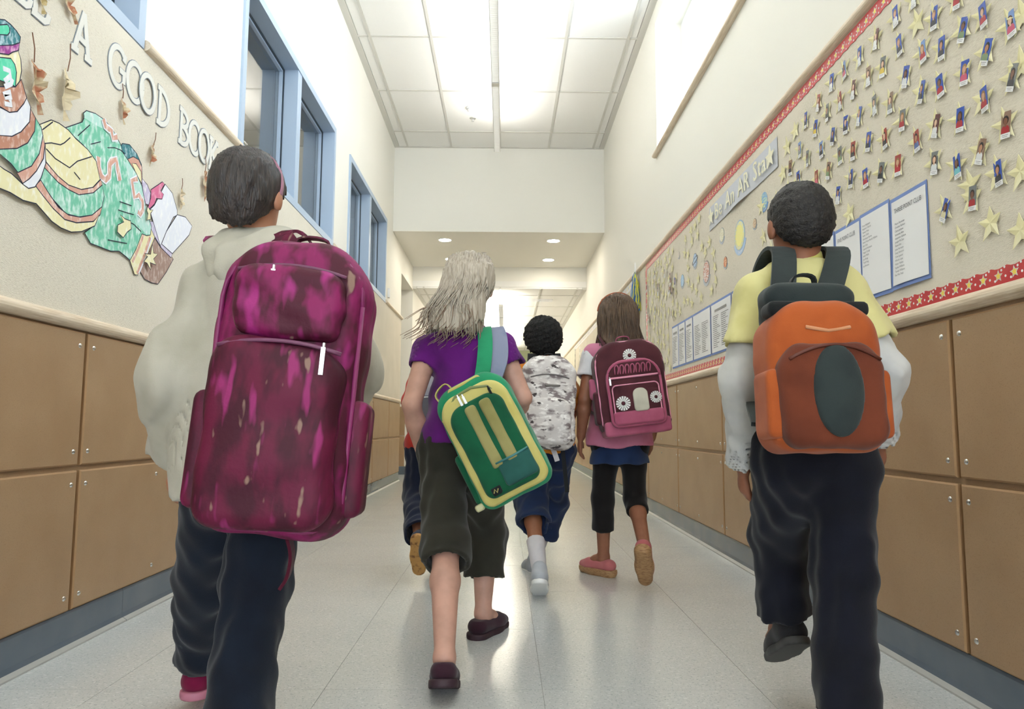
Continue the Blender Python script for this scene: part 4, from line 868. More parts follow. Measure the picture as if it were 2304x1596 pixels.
    def shoe(s, S, mu, ms, kind='sneaker', col=None, hgt=.075, wd=.036):
        J, k = s.J, s.k; an, to = J['an'+S], J['to'+S]; d = to-an; dh = np.array((d[0], d[1], 0.)); dh /= np.linalg.norm(dh)+1e-9
        ax = s.J.get('sole'+S); pitch = 0 if ax is None else ax[0]+0     # radians the heel is lifted
        pitch = s.pitch.get(S, 0); fw = dh*math.cos(pitch)-V3((0, 0, 1))*math.sin(pitch); up = V3((0, 0, 1))*math.cos(pitch)+dh*math.sin(pitch); sd = np.cross(fw, up)
        o = an-up*.062*k; P = lambda x, y, z: o+sd*x*k+fw*y*k+up*z*k; F = Field(an-.26, an+.26, .0045)
        pts = np.array([P(x, y, z) for x in (-.05, .05) for y in (-.08, .19) for z in (-.03, .12)]); F = Field(pts.min(0)-.02, pts.max(0)+.02, .0045)
        F.add(cone(P(0, -.035, .028), P(0, .085, .022), wd*k, .037*k, up, .85), .02); F.add(cone(P(0, .07, .020), P(0, .125, .016), .037*k, .032*k, up, .7), .02)
        if kind == 'sneaker': F.add(cone(P(0, -.02, .03), P(0, -.012, hgt), .036*k, .036*k), .02); F.add(cone(P(0, .0, .05), P(0, .07, .035), .030*k, .028*k), .02)
        F.cut(lambda X, Y, Z: -((X-o[0])*up[0]+(Y-o[1])*up[1]+(Z-o[2])*up[2])+.004*k)
        if kind == 'clog': F.cut(lambda X, Y, Z: ((X-o[0])*up[0]+(Y-o[1])*up[1]+(Z-o[2])*up[2])-(.050*k)+0*X)
        r = F.mesh('shoe', mu, s.root)
        G = Field(pts.min(0)-.03, pts.max(0)+.02, .0045); th = .022 if kind != 'wedge' else .040
        G.add(cone(P(0, -.038, .0), P(0, .06, .0), .0385*k, .038*k), .02); G.add(cone(P(0, .05, 0), P(0, .125, 0), .040*k, .034*k), .02); dot = lambda X, Y, Z: (X-o[0])*up[0]+(Y-o[1])*up[1]+(Z-o[2])*up[2]
        G.cut(lambda X, Y, Z: np.maximum(dot(X, Y, Z)-.010*k, -dot(X, Y, Z)-(th-.010)*k)); G.mesh('sole', ms, r); return r
    pitch = {}
    def limb_band(s, name, mt, a, b, ra, rb):        # sock, cuff or band around a limb
        F = Field(np.minimum(a, b)-.07, np.maximum(a, b)+.07, .005); d = (b-a)/np.linalg.norm(b-a); F.add(cone(a, b, ra, rb, cap=True), 0); F.cut(lambda X, Y, Z: -((X-a[0])*d[0]+(Y-a[1])*d[1]+(Z-a[2])*d[2])); return F.mesh(name, mt, s.root)
    def hair(s, mt, prims, name='hair', fold=None, h=.005, cut=None, pad=.03):
        lo = np.min([p[0][1] for p in prims], 0)-pad; hi = np.max([p[0][2] for p in prims], 0)+pad; F = Field(lo, hi, h)
        for p, kk in prims: F.add(p, kk)
        if cut: F.cut(cut)
        if fold: F.warp(fold)
        return F.mesh(name, mt, s.root)
    def strands(s, mt, paths, r=.0016, name='hair_strands'):
        b = MB()
        for P in paths: b.tube(P, r, 4, r2=r*.35)
        o = b.build(name, mt, s.root, True); o['kind'] = 'stuff'; return o

# ================================================================== bags
def slab(w, d, h, rt, rb, e=.02, c=(0, 0, 0), bulge=0):
    """cushion: half width w, half depth d, half height h, round upper and lower corners"""
    c = V3(c)
    def fn(X, Y, Z):
        x, y, z = X-c[0], Y-c[1], Z-c[2]; r = np.where(z > 0, rt, rb); qx, qz = np.abs(x)-w+r, np.abs(z)-h+r
        s = np.minimum(np.maximum(qx, qz), 0)+np.sqrt(np.maximum(qx, 0)**2+np.maximum(qz, 0)**2)-r
        t = np.abs(y)-d-bulge*np.clip(1-(x/w)**2, 0, 1)*np.clip(1-(z/h)**2, 0, 1); a, b = s+e, t+e
        return np.minimum(np.maximum(a, b), 0)+np.sqrt(np.maximum(a, 0)**2+np.maximum(b, 0)**2)-e
    r3 = V3((w, d+bulge, h)); return fn, c-r3, c+r3
def rim(w, h, rt, rb, y, n=7, c=(0, 0)):
    P = []
    for (sx, sz, r, a0) in ((1, 1, rt, 0), (-1, 1, rt, 90), (-1, -1, rb, 180), (1, -1, rb, 270)):
        for t in np.linspace(a0, a0+90, n): P.append((c[0]+sx*(w-r)+r*math.cos(math.radians(t)), y, c[1]+sz*(h-r)+r*math.sin(math.radians(t))))
    return P+[P[0]]
class Bag:
    def __init__(s, label, loc, roll=0, yaw=0, pitch=0):
        s.M = Matrix.Translation(loc) @ Matrix.Rotation(math.radians(yaw), 4, 'Z') @ Matrix.Rotation(math.radians(pitch), 4, 'X') @ Matrix.Rotation(math.radians(roll), 4, 'Y')
        s.t = thing('backpack', label, 'backpack', mat=s.M); s.inv = s.M.inverted()
    def scale(s, f): s.M = s.M @ Matrix.Scale(f, 4); s.t.matrix_world = s.M; s.inv = s.M.inverted()
    def part(s, name, mt, prim, h=.005, fold=None, parent=None, cutbox=None, more=()):
        lo, hi = V3(prim[1]), V3(prim[2])
        for p in more: lo, hi = np.minimum(lo, p[1]), np.maximum(hi, p[2])
        F = Field(lo-.03, hi+.03, h).add(prim, 0)
        for p in more: F.add(p, .02)
        if cutbox: F.cut(cutbox)
        if fold: F.warp(fold)
        return F.mesh(name, mt, parent or s.t)
    def pipe(s, name, mt, pts, r=.004, parent=None): return MB().tube(pts, r, 6).build(name, mt, parent or s.t, True)
    def web(s, name, mt, pts, side, w, th=.004, parent=None, world=False):
        P = [s.inv @ Vector(p) for p in pts] if world else pts
        return MB().ribbon(P, side, w, th).build(name, mt, parent or s.t)
    def straps(s, ps, mt, w, d, h, width=.045, which='LR', top=.72, lift=.010):
        J = {n: Vector(p+ps.off) for n, p in ps.J.items()}; f = Vector(ps.back()); k = ps.k; sd = Vector(ps.side()); up = Vector((0, 0, 1))
        for S, q in (('L', -1), ('R', 1)):
            if S not in which: continue
            m0 = J['sh'+S].lerp(J['neck'], .40); P = [s.M @ Vector((q*.045, d*.8, h*top)), m0-f*(.055*k+lift)+up*(.052*k+lift), m0+up*(.078*k+lift), m0+f*(.075*k+lift)+up*.045*k, m0+f*(.108*k+lift)-up*.05*k, m0+f*(.115*k+lift)-up*.15*k+sd*q*.02, J['sh'+S]-up*.24*k+f*.055*k+sd*q*-.006, s.M @ Vector((q*w*.86, d*.7, -h*.62))]
            s.web('shoulder_strap', mt, [Vector(p) for p in spline(P, 6)], s.inv.to_3x3() @ sd, width, .009, world=True)
zipm = mat('zip', (.62, .62, .60, 1), .35, .5, metal=.8)
dzip = mat('dull_zip', srgb(110, 60, 90), .5)
webbing = cloth('black_webbing', (34, 36, 38)); 
def zip_pull(b, x, y, z, l=.03, mt=None): MB().box((x-.004, y-.006, z-l), (x+.004, y-.002, z)).tube([(x, y-.003, z), (x, y-.003, z+.008)], .003).build('zip_pull', mt or zipm, b.t)

# ================================================================== people
F_ = lambda n, dx, dy, dz: n+V3((dx, dy, dz))
def joints(y0, **kw): return {n: V3(at(p[0], p[1], p[2] if len(p) > 2 else y0)) for n, p in kw.items()}
def toes(J, L_=(0, .12, -.05), R_=(0, .12, -.05)): J['toL'] = J['anL']+V3(L_); J['toR'] = J['anR']+V3(R_); return J

# --- boy in the yellow shirt, orange backpack
J = toes(joints(1.75, head=(1797, 512, 1.74), neck=(1803, 600), shL=(1704, 668), shR=(1902, 668), pel=(1832, 1005), hipL=(1772, 1050), hipR=(1892, 1050), knL=(1752, 1215, 1.93), knR=(1900, 1300, 1.72), anL=(1768, 1400, 1.95), anR=(1907, 1640, 1.62), elL=(1668, 855, 1.73), wrL=(1672, 1050, 1.84), elR=(1992, 840, 1.71), wrR=(1980, 990, 1.85)), (0, .11, -.07))
p = Person('person in a yellow shirt and navy trousers walking with an orange backpack', J, .95, skin('deep', (150, 98, 74)))
p.pitch = {'L': .5, 'R': 0}
p.shirt(cloth('yellow', (236, 228, 160), (216, 208, 134)), g=.016, hem=.03, sleeve=.62, sr=.066, fold=.006)
under = cloth('white_sleeve', (222, 222, 218), (196, 198, 200))
for S in 'LR':
    sh, el, wr = (p.J[n+S] for n in ('sh', 'el', 'wr')); F = Field(np.minimum(np.minimum(sh, el), wr)-.08, np.maximum(np.maximum(sh, el), wr)+.08, .0065); F.add(cone(lerp(sh, el, .45), el, .046, .046), 0); F.add(cone(el, lerp(el, wr, .97), .046, .037, cap=True), .02); F.add(cone(el, wr, .03, .031, ext=.04), 0, True); F.warp(folds(.005, 45, 8)); F.mesh('undershirt_sleeve', under, p.root)
p.trousers(cloth('navy', (19, 22, 36), (14, 16, 27)), l=.93, g=.010, cuff=.074, knee=.071)
p.limb_band('collar', cloth('yellow_collar', (232, 222, 120)), F_(p.J['neck'], 0, 0, -.012), F_(p.J['neck'], 0, .006, .032), .056, .050)
for S in 'LR': p.shoe(S, cloth('dark_shoe', (40, 40, 44)), mat('dark_sole', (.05, .05, .05, 1), .6))
L = p.L; black = mat('black_hair', srgb(26, 24, 24), .55, .4, noise=(90, 3, srgb(44, 40, 38), .45, .7), bump=(260, .8, .004))
p.hair(black, [(ball(L(0, -.012, .030), V3((.078, .093, .086))*.95, p.A), 0), (ball(L(0, -.045, -.010), V3((.064, .050, .062))*.95, p.A), .03)], fold=folds(.0022, 260, 4), cut=lambda X, Y, Z: (Y-L(0, .045, 0)[1])*.8-(Z-L(0, 0, .05)[2])*.7)
b = Bag('orange and charcoal backpack worn over a yellow shirt', at(1836, 850, 1.50), 0, 0, -4)
org = cloth('orange', (192, 96, 44), (166, 76, 34)); rust = cloth('rust', (122, 60, 38), (98, 46, 30)); slate = cloth('slate', (52, 62, 62), (40, 48, 50)); dk = cloth('charcoal', (30, 34, 36))
b.part('main_body', org, slab(.116, .062, .155, .085, .045, .03, bulge=.012), fold=folds(.002, 40, 2))
b.part('front_pocket', rust, slab(.104, .030, .105, .055, .04, .022, c=(0, -.062, -.045), bulge=.01), fold=folds(.002, 40, 3))
b.part('oval_panel', slate, ball((0, -.098, -.038), (.050, .018, .092)))
b.part('side_wing', org, slab(.018, .045, .07, .015, .015, .012, c=(.108, -.02, -.06))); b.part('side_wing', org, slab(.018, .045, .07, .015, .015, .012, c=(-.108, -.02, -.06)))
b.pipe('zip_line', mat('pocket_zip', srgb(90, 40, 26), .5), [(x, -.094-.006*math.cos(x*20), .052-.35*x*x/.1) for x in np.linspace(-.09, .09, 15)], .0035)
b.pipe('pocket_piping', org, [(x, -.080-.004*math.cos(x*20), -.135+1.2*x*x) for x in np.linspace(-.092, .092, 15)], .006)
b.pipe('peach_line', cloth('peach', (226, 160, 116)), [(x, -.071, .085-.0*x+.7*abs(x)*.25) for x in np.linspace(-.045, .045, 9)], .004)  # thin peach tube bent across the upper part of the bag
b.part('top_yoke', slate, slab(.094, .035, .056, .030, .03, .018, c=(0, .028, .150), bulge=.004), fold=folds(.003, 40, 6)); b.part('yoke_edge', dk, slab(.105, .030, .016, .012, .012, .010, c=(0, -.012, .140)))
b.straps(p, slate, .113, .062, .155, .055, top=.95); b.web('grab_loop', dk, spline([(-.03, .05, .19), (-.02, .03, .225), (.02, .03, .225), (.03, .05, .19)], 5), (0, 1, 0), .018)

# --- child in the cream jacket, magenta backpack
J = toes(joints(1.65, head=(562, 447, 1.64), neck=(594, 588), shL=(478, 660, 1.66), shR=(708, 648, 1.62), pel=(556, 1005, 1.62), hipL=(500, 1060, 1.62), hipR=(612, 1060, 1.62), knL=(462, 1290, 1.79), knR=(575, 1330, 1.62), anL=(456, 1492, 1.97), anR=(530, 1640, 1.50), elL=(392, 858, 1.60), wrL=(392, 1040, 1.72), elR=(790, 835, 1.68), wrR=(745, 950, 1.86)))
p = Person('person in a cream jacket and dark jeans walking with a magenta patterned backpack', J, .98, skin('tan', (186, 132, 104)))
p.pitch = {'L': 0, 'R': .25}
cream = cloth('cream_jacket', (202, 198, 182), (182, 178, 160), 260)
p.shirt(cream, g=.034, hem=-.10, sleeve=1.92, sr=.070, name='jacket', fold=.010, flare=.012)
Ln = p.L; p.hair(cream, [(cone(F_(p.J['neck'], -.07, -.045, .0), F_(p.J['neck'], .07, -.045, .0), .045, .045), .0), (cone(F_(p.J['neck'], -.055, -.03, .025), F_(p.J['neck'], .055, -.03, .025), .045, .045), .03), (ball(F_(p.J['neck'], 0, -.075, -.03), (.085, .045, .07)), .03)], name='hood', fold=folds(.006, 40, 3))
p.trousers(cloth('dark_denim', (20, 30, 46), (14, 20, 34)), l=.93, g=.008, cuff=.067, knee=.069)
for S in 'LR': p.shoe(S, cloth('magenta_shoe', (140, 20, 70)), mat('pink_sole', srgb(190, 120, 140), .5))
L = p.L; dkb = mat('dark_brown_hair', srgb(40, 36, 36), .45, .5, noise=(60, 3, srgb(66, 56, 52), .45, .7, (3, 3, .5)), bump=(160, .7, .004, (2, 2, .3)))
p.hair(dkb, [(ball(L(0, -.010, .028), V3((.080, .096, .088)), p.A), 0), (ball(L(0, -.045, -.025), V3((.066, .052, .070)), p.A), .03)], fold=folds(.003, 120, 4, (1.5, 1.5, .4)), cut=lambda X, Y, Z: (Y-L(0, .050, 0)[1])*.8-(Z-L(0, 0, .05)[2])*.7)
P = [L(.082*math.cos(t), -.004, .026+.089*math.sin(t)) for t in np.linspace(-.25, math.pi+.25, 24)]; MB().ribbon(P, (0, 1, 0), .012, .006).build('hairband', cloth('hairband', (206, 150, 172)), p.root)
b = Bag('large magenta and maroon patterned backpack worn over a cream jacket', at(655, 872, 1.425), 4, 4, -3)
mag = mat('magenta_print', srgb(132, 28, 88), .6, .3, noise=[(13, 3, srgb(74, 18, 40), .42, .56, (1.5, 1.5, .7)), (16, 2, srgb(156, 42, 116), .58, .70, (1.6, 1, .6)), (22, 2, srgb(140, 112, 100), .68, .74, (1.5, 1.5, .6))], bump=(120, .2, .003))
mag2 = mat('maroon_print', srgb(96, 18, 52), .6, .3, noise=[(14, 3, srgb(64, 14, 34), .42, .58, (1.5, 1.5, .6)), (18, 2, srgb(142, 40, 100), .60, .70, (2, 1, .5)), (26, 2, srgb(140, 112, 100), .68, .74, (1.5, 1.5, .6))], bump=(120, .2, .003))
b.part('main_body', mag, slab(.142, .078, .282, .115, .07, .04, bulge=.02), .007, folds(.005, 22, 3)); b.part('front_pocket', mag2, slab(.122, .040, .170, .07, .05, .03, c=(-.006, -.092, -.095), bulge=.016), .006, folds(.005, 24, 5))
b.part('upper_pocket', mag, slab(.102, .030, .07, .045, .03, .02, c=(0, -.088, .150), bulge=.01), .006, folds(.004, 30, 7))
b.part('side_pocket', mag2, slab(.028, .055, .11, .02, .02, .015, c=(.136, -.01, -.13)), .006); b.part('side_pocket', mag2, slab(.028, .055, .11, .02, .02, .015, c=(-.136, -.01, -.13)), .006)
pk = mat('pink_piping', srgb(128, 36, 92), .5); b.pipe('piping', pk, rim(.131, .268, .11, .065, -.066), .005); b.pipe('pocket_zip', dzip, [(x, -.135+.9*x*x, .070-1.2*x*x) for x in np.linspace(-.11, .11, 16)], .004)
zip_pull(b, .08, -.135, .064, .05); zip_pull(b, -.03, -.115, .205, .04); b.pipe('zip_line', dzip, [(x, -.098, .220-1.5*x*x) for x in np.linspace(-.10, .10, 14)], .0035)
b.straps(p, mag2, .14, .078, .282, .055, lift=.016); b.web('grab_loop', mag2, spline([(-.035, .06, .27), (-.03, .05, .315), (.03, .05, .315), (.035, .06, .27)], 5), (0, 1, 0), .022)
b.web('strap_tail', cloth('maroon_web', (80, 14, 38)), spline([(.03, -.03, -.27), (.045, -.035, -.31), (.042, -.03, -.35), (.03, -.03, -.375)], 5), (0, 1, .2), .026, .006)

# --- girl in the purple top, green backpack on one shoulder
J = toes(joints(2.48, head=(1056, 648), neck=(1050, 742), shL=(962, 788), shR=(1130, 788), pel=(1036, 1005, 2.46), hipL=(995, 1045, 2.46), hipR=(1078, 1045, 2.46), knL=(1003, 1235, 2.30), knR=(1092, 1200, 2.66), anL=(1000, 1482, 2.03), anR=(1087, 1382, 2.60), elL=(926, 912, 2.42), wrL=(957, 1040, 2.52), elR=(1176, 895, 2.46), wrR=(1150, 950, 2.62)), (-.005, .115, -.07), (.055, .105, -.05))
p = Person('person with long ash-blond hair in a purple top and cropped olive trousers', J, 1.0, skin('fair', (202, 156, 138)), .006, lk=.92)
p.pitch = {'L': .35, 'R': 0}
p.shirt(cloth('purple', (112, 28, 132), (80, 20, 96)), g=.006, hem=.0, sleeve=.34, sr=.052, fold=.005, seed=6)
p.trousers(cloth('olive', (56, 54, 45), (42, 41, 34)), l=.16, lR=.55, g=.008, cuff=.074, knee=.070, waist=.05)
for S in 'LR': p.shoe(S, cloth('plum_clog', (64, 34, 48)), mat('plum_sole', srgb(52, 30, 40), .6), 'clog')
L = p.L; ash = mat('ash_blond_hair', srgb(196, 186, 170), .45, .5, noise=(40, 3, srgb(160, 146, 128), .42, .7, (4, 4, .4)), bump=(140, .8, .004, (3, 3, .25)))
tip = mat('brown_hair_tips', srgb(150, 128, 108), .5, .5, noise=(40, 3, srgb(112, 90, 72), .42, .7, (4, 4, .4)))
p.hair(ash, [(ball(L(0, -.006, .030), V3((.086, .102, .092)), p.A), 0), (cone(L(0, -.055, .02), L(-.035, -.095, -.13), .075, .070, (0, 1, 0), .55), .04), (cone(L(-.02, -.085, -.10), L(-.075, -.105, -.165), .065, .045, (0, 1, 0), .5), .04)], fold=folds(.0045, 110, 4, (1.6, 1, .25)), cut=lambda X, Y, Z: (Y-L(0, .055, 0)[1])*.8-(Z-L(0, 0, .045)[2])*.7)
random.seed(21); paths = []; tips = []
for i in range(330):
    a = random.uniform(-1.5, 1.5); e = random.uniform(.1, 1.2); x0, y0, z0 = .088*math.sin(a)*math.cos(e*.6), -.10*math.cos(a)*math.cos(e*.5), .03+.085*math.sin(e)
    sw = random.uniform(.3, 1)**2*(.11 if x0 < 0 else .06); z1 = random.uniform(-.20, -.11)
    q = [L(x0, y0, z0), L(x0*1.08-.01, y0-.022, z0*.4-.03), L(x0*.95-sw*.45-.02, y0-.035, -.09+z0*.15), L(x0*.75-sw, y0-.042, z1+sw*.25)]
    paths.append([tuple(v) for v in spline(q, 5)])
    if i % 3 == 0: q = [q[2], q[3], q[3]+V3((-.02-sw*.3, -.01, -.035))]; tips.append([tuple(v) for v in spline(q, 5)])
p.strands(ash, paths, .0030); p.strands(tip, tips, .0020, 'hair_tips')
b = Bag('green and yellow backpack hanging aslant from one shoulder of a purple top', at(1110, 985, 2.27), -28, -6, 0)
b.scale(.92)
gr = cloth('green', (44, 158, 110), (34, 132, 92)); dg = cloth('dark_green', (22, 100, 66), (18, 82, 54)); ye = cloth('pale_yellow', (226, 214, 130), (206, 192, 106)); ol = cloth('olive_stripe', (172, 164, 106), (150, 142, 84)); te = cloth('teal_mesh', (48, 104, 96), (36, 84, 78))
b.part('main_body', gr, slab(.128, .065, .212, .075, .040, .025, bulge=.012), fold=folds(.003, 30, 2)); b.part('yellow_frame', ye, slab(.120, .024, .190, .070, .035, .014, c=(.002, -.072, -.012), bulge=.008), fold=folds(.0015, 30, 4))
b.part('front_pocket', dg, slab(.096, .022, .160, .055, .03, .012, c=(.002, -.092, -.022), bulge=.008), fold=folds(.0015, 30, 5))
for x in (-.012, .040): b.part('padded_stripe', ol, slab(.020, .010, .110, .012, .006, .008, c=(x, -.116, .012)))
b.part('mesh_pocket', te, slab(.058, .008, .042, .006, .012, .006, c=(.040, -.116, -.125))); b.pipe('pocket_piping', mat('teal_piping', srgb(60, 120, 120), .5), [(-.018, -.124, -.083), (.04, -.126, -.085), (.098, -.122, -.083)], .004)
b.pipe('zip_line', mat('olive_zip', srgb(120, 130, 80), .5), [(-.10, -.085, .10), (-.085, -.09, .145), (-.04, -.095, .172), (.02, -.098, .175), (.07, -.095, .155), (.098, -.09, .11)], .005); b.pipe('top_zip', ye, [(-.118, -.052, .12), (-.10, -.056, .172), (-.05, -.06, .203), (.05, -.06, .203), (.10, -.056, .172), (.118, -.052, .12)], .006)
b.part('label_patch', dk, slab(.018, .004, .014, .003, .003, .002, c=(-.055, -.124, -.160))); MB().tube([(-.065, -.130, -.164), (-.058, -.130, -.153), (-.054, -.130, -.166), (-.046, -.130, -.155)], .0016).build('patch_mark', ye, b.t)
zip_pull(b, -.03, -.105, .165, .05); zip_pull(b, -.015, -.105, .160, .05); zip_pull(b, .072, -.105, .145, .05, dk)
b.part('side_pocket', dg, slab(.020, .045, .09, .015, .015, .010, c=(-.126, -.005, -.09))); b.part('clip', mat('clip_plastic', srgb(200, 196, 150), .4), slab(.016, .008, .012, .004, .004, .004, c=(-.140, -.05, -.185)))
mesh_pad = cloth('grey_mesh', (146, 152, 176), (110, 122, 160), 300)
w0 = lambda n, dx, dy, dz: Vector(p.J[n]+p.off)+Vector((dx, dy, dz))
b.web('shoulder_strap', gr, spline([at(1072, 900, 2.30), at(1086, 840, 2.33), at(1092, 780, 2.37), at(1090, 742, 2.42), tuple(w0('shR', -.065, .02, .070)), tuple(w0('shR', -.06, .09, .03)), tuple(w0('shR', -.045, .12, -.09)), tuple(w0('shR', .02, .08, -.24)), at(1172, 1010, 2.36)], 6), b.inv.to_3x3() @ Vector((1, .0, .1)), .052, .010, world=True)
b.web('strap_padding', mesh_pad, spline([at(1100, 875, 2.325), at(1122, 815, 2.36), at(1124, 770, 2.40), at(1116, 742, 2.45), tuple(w0('shR', -.030, .03, .068)), tuple(w0('shR', -.03, .09, .03))], 6), b.inv.to_3x3() @ Vector((1, 0, .1)), .060, .014, world=True)
b.web('grab_loop', ye, spline([(-.10, -.02, .17), (-.105, -.03, .215), (-.06, -.03, .235), (-.045, -.02, .205)], 5), (0, 1, 0), .02)

# --- boy with short curly hair in an orange shirt
J = toes(joints(3.42, head=(1222, 768), neck=(1222, 818), shL=(1182, 848), shR=(1268, 848), pel=(1228, 1005), hipL=(1206, 1030), hipR=(1250, 1030), knL=(1193, 1125, 3.42), knR=(1242, 1130, 3.60), anL=(1214, 1288, 3.14), anR=(1200, 1262, 3.72), elL=(1160, 920, 3.47), wrL=(1172, 985, 3.60), elR=(1287, 906, 3.62), wrR=(1278, 982, 3.74)), (.005, .11, -.07), (-.03, .11, -.045))
p = Person('person with short black curls in an orange shirt and denim shorts', J, .90, skin('brown', (150, 98, 70)), lk=.88)
p.pitch = {'L': .5, 'R': 0}
p.shirt(cloth('orange_shirt', (238, 152, 40), (220, 128, 26)), g=.016, hem=-.03, sleeve=.95, sr=.068, fold=.006, seed=4)
p.trousers(cloth('denim', (34, 52, 90), (25, 38, 66)), l=.36, lR=.50, g=.014, cuff=.088, knee=.080, waist=.05, fold=.007)
sock = cloth('white_sock', (224, 220, 222), (204, 200, 204))
for S in 'LR': kn, an = p.J['kn'+S], p.J['an'+S]; p.limb_band('sock', sock, lerp(kn, an, .58), an, .041, .031); p.shoe(S, cloth('pale_sneaker', (196, 200, 206)), mat('white_sole', (.8, .8, .78, 1), .5))
L = p.L; afro = mat('black_curls', srgb(20, 20, 20), .8, .3, noise=(120, 2, srgb(36, 34, 32), .45, .7), bump=(190, 1, .006))
p.hair(afro, [(ball(L(0, -.010, .030), V3((.092, .104, .094)), p.A), 0), (ball(L(0, -.045, -.018), V3((.074, .06, .062)), p.A), .03)], fold=folds(.0045, 210, 4), cut=lambda X, Y, Z: (Y-L(0, .05, 0)[1])*.8-(Z-L(0, 0, .05)[2])*.7)
b = Bag('grey and white mottled backpack worn over an orange shirt', at(1233, 908, 3.235), 2, 0, -3)
camo = mat('mottled_grey', srgb(206, 200, 196), .7, .3, noise=[(16, 4, srgb(128, 116, 116), .50, .60, (1, 1, 1.8)), (26, 4, srgb(232, 228, 224), .52, .62, (1, 1, 2)), (24, 3, srgb(70, 62, 62), .63, .68, (1, 1, 1.8))])
b.part('main_body', camo, slab(.120, .065, .205, .085, .05, .03, bulge=.018), fold=folds(.005, 34, 3)); b.part('front_pocket', camo, slab(.098, .030, .100, .05, .04, .02, c=(0, -.078, -.085), bulge=.012), fold=folds(.004, 34, 5))
b.pipe('zip_line', mat('grey_zip', srgb(96, 90, 90), .5), [(x, -.086+.8*x*x, .120-2*x*x) for x in np.linspace(-.085, .085, 13)], .003); b.part('label', mat('grey_label', srgb(120, 116, 112), .6), slab(.036, .003, .007, .002, .002, .002, c=(.012, -.088, .072)))
b.straps(p, dk, .118, .065, .205, .045); b.web('strap_tail', webbing, spline([tuple(v) for v in (at(1262, 985, 3.24), at(1268, 1030, 3.22), at(1273, 1080, 3.21), at(1276, 1108, 3.21))], 4), b.inv.to_3x3() @ Vector((1, 0, 0)), .018, .003, world=True)
b.web('strap_tail', sock, spline([tuple(v) for v in (at(1240, 1000, 3.24), at(1248, 1020, 3.22), at(1254, 1038, 3.22))], 4), b.inv.to_3x3() @ Vector((1, 0, 0)), .022, .003, world=True); b.web('grab_loop', webbing, spline([(-.03, .05, .19), (-.02, .03, .225), (.02, .03, .225), (.03, .05, .19)], 5), (0, 1, 0), .016)

# --- girl in the pink top, maroon and pink backpack
J = toes(joints(3.50, head=(1388, 722), neck=(1392, 780), shL=(1332, 805), shR=(1452, 805), pel=(1394, 985), hipL=(1364, 1008), hipR=(1426, 1008), knL=(1356, 1125, 3.57), knR=(1428, 1120, 3.54), anL=(1358, 1255, 3.62), anR=(1450, 1232, 3.30), elL=(1316, 898, 3.46), wrL=(1307, 982, 3.52), elR=(1478, 900, 3.50), wrR=(1466, 985, 3.63)), (-.075, .095, -.045), (.03, .10, -.07))
p = Person('person with shoulder-length brown hair in a pink top and black leggings', J, 1.0, skin('amber', (156, 104, 78)), lk=.80)
p.pitch = {'L': 0, 'R': .95}
p.shirt(cloth('pink', (222, 140, 168), (204, 116, 146)), g=.022, hem=-.045, sleeve=0, name='top', fold=.006, flare=.018, seed=5); p.shirt(cloth('white_tee', (234, 234, 236), (214, 216, 220)), g=.010, hem=.06, sleeve=.50, sr=.064, name='undershirt', fold=.004)
F = Field(p.J['pel']+V3((-.22, -.2, -.16)), p.J['pel']+V3((.22, .2, .12)), .006); F.add(cone(p.J['pel']+V3((0, 0, .06)), p.J['pel']+V3((0, 0, -.16)), .108, .152, (0, 1, 0), .82, cap=True), 0); F.add(cone(p.J['pel']+V3((0, 0, .0)), p.J['pel']+V3((0, 0, -.16)), .09, .145, (0, 1, 0), .82, ext=.05), 0, True); F.cut(lambda X, Y, Z: p.J['pel'][2]-.125-Z+.004*np.sin(X*60)); F.warp(folds(.004, 30, 2)); F.mesh('skirt', cloth('denim_skirt', (40, 62, 104), (30, 48, 84)), p.root)
p.trousers(cloth('black_leggings', (28, 25, 25), (22, 20, 20)), l=.52, lR=.30, g=.004, cuff=.054, knee=.051, name='leggings', fold=.0015, waist=.0)
clogp = cloth('pink_leather', (214, 128, 128), (200, 108, 112)); wd = mat('cork_sole', srgb(176, 138, 96), .6, noise=(60, 3, srgb(140, 100, 64), .45, .65, (1, 1, 6)))
for S in 'LR': p.shoe(S, clogp, wd, 'wedge')
L = p.L; brn = mat('brown_hair', srgb(96, 74, 54), .45, .5, noise=(40, 3, srgb(66, 50, 36), .42, .7, (4, 4, .4)), bump=(140, .8, .004, (3, 3, .25)))
p.hair(brn, [(ball(L(0, -.006, .032), V3((.090, .104, .094)), p.A), 0), (cone(L(0, -.045, .02), L(.012, -.075, -.14), .088, .095, (0, 1, 0), .5), .04)], fold=folds(.0045, 110, 8, (1.6, 1, .25)), cut=lambda X, Y, Z: (Y-L(0, .055, 0)[1])*.8-(Z-L(0, 0, .045)[2])*.7)
paths = []; random.seed(4)
for i in range(260):
    a = random.uniform(-1.5, 1.5); e = random.uniform(.1, 1.2); x0, y0, z0 = .092*math.sin(a)*math.cos(e*.6), -.105*math.cos(a)*math.cos(e*.5), .03+.085*math.sin(e); fl_ = random.uniform(0, .05)
    paths.append([tuple(v) for v in spline([L(x0, y0, z0), L(x0*1.1, y0-.012, z0*.4-.03), L(x0*1.15+fl_*.4, y0-.015, -.09), L(x0*1.2+fl_, y0*.9-.02, random.uniform(-.21, -.15))], 5)])
p.strands(brn, paths, .0030); P = [L(.096*math.cos(t), -.010-.03*math.sin(t), .040+.092*math.sin(t)) for t in np.linspace(.05, math.pi-.05, 20)]; MB().ribbon(P, (0, 1, .3), .012, .005).build('hairband', cloth('coral_band', (196, 116, 84)), p.root)
b = Bag('maroon and pink backpack with white daisies worn over a pink top', at(1417, 868, 3.315), -7, 0, -3)
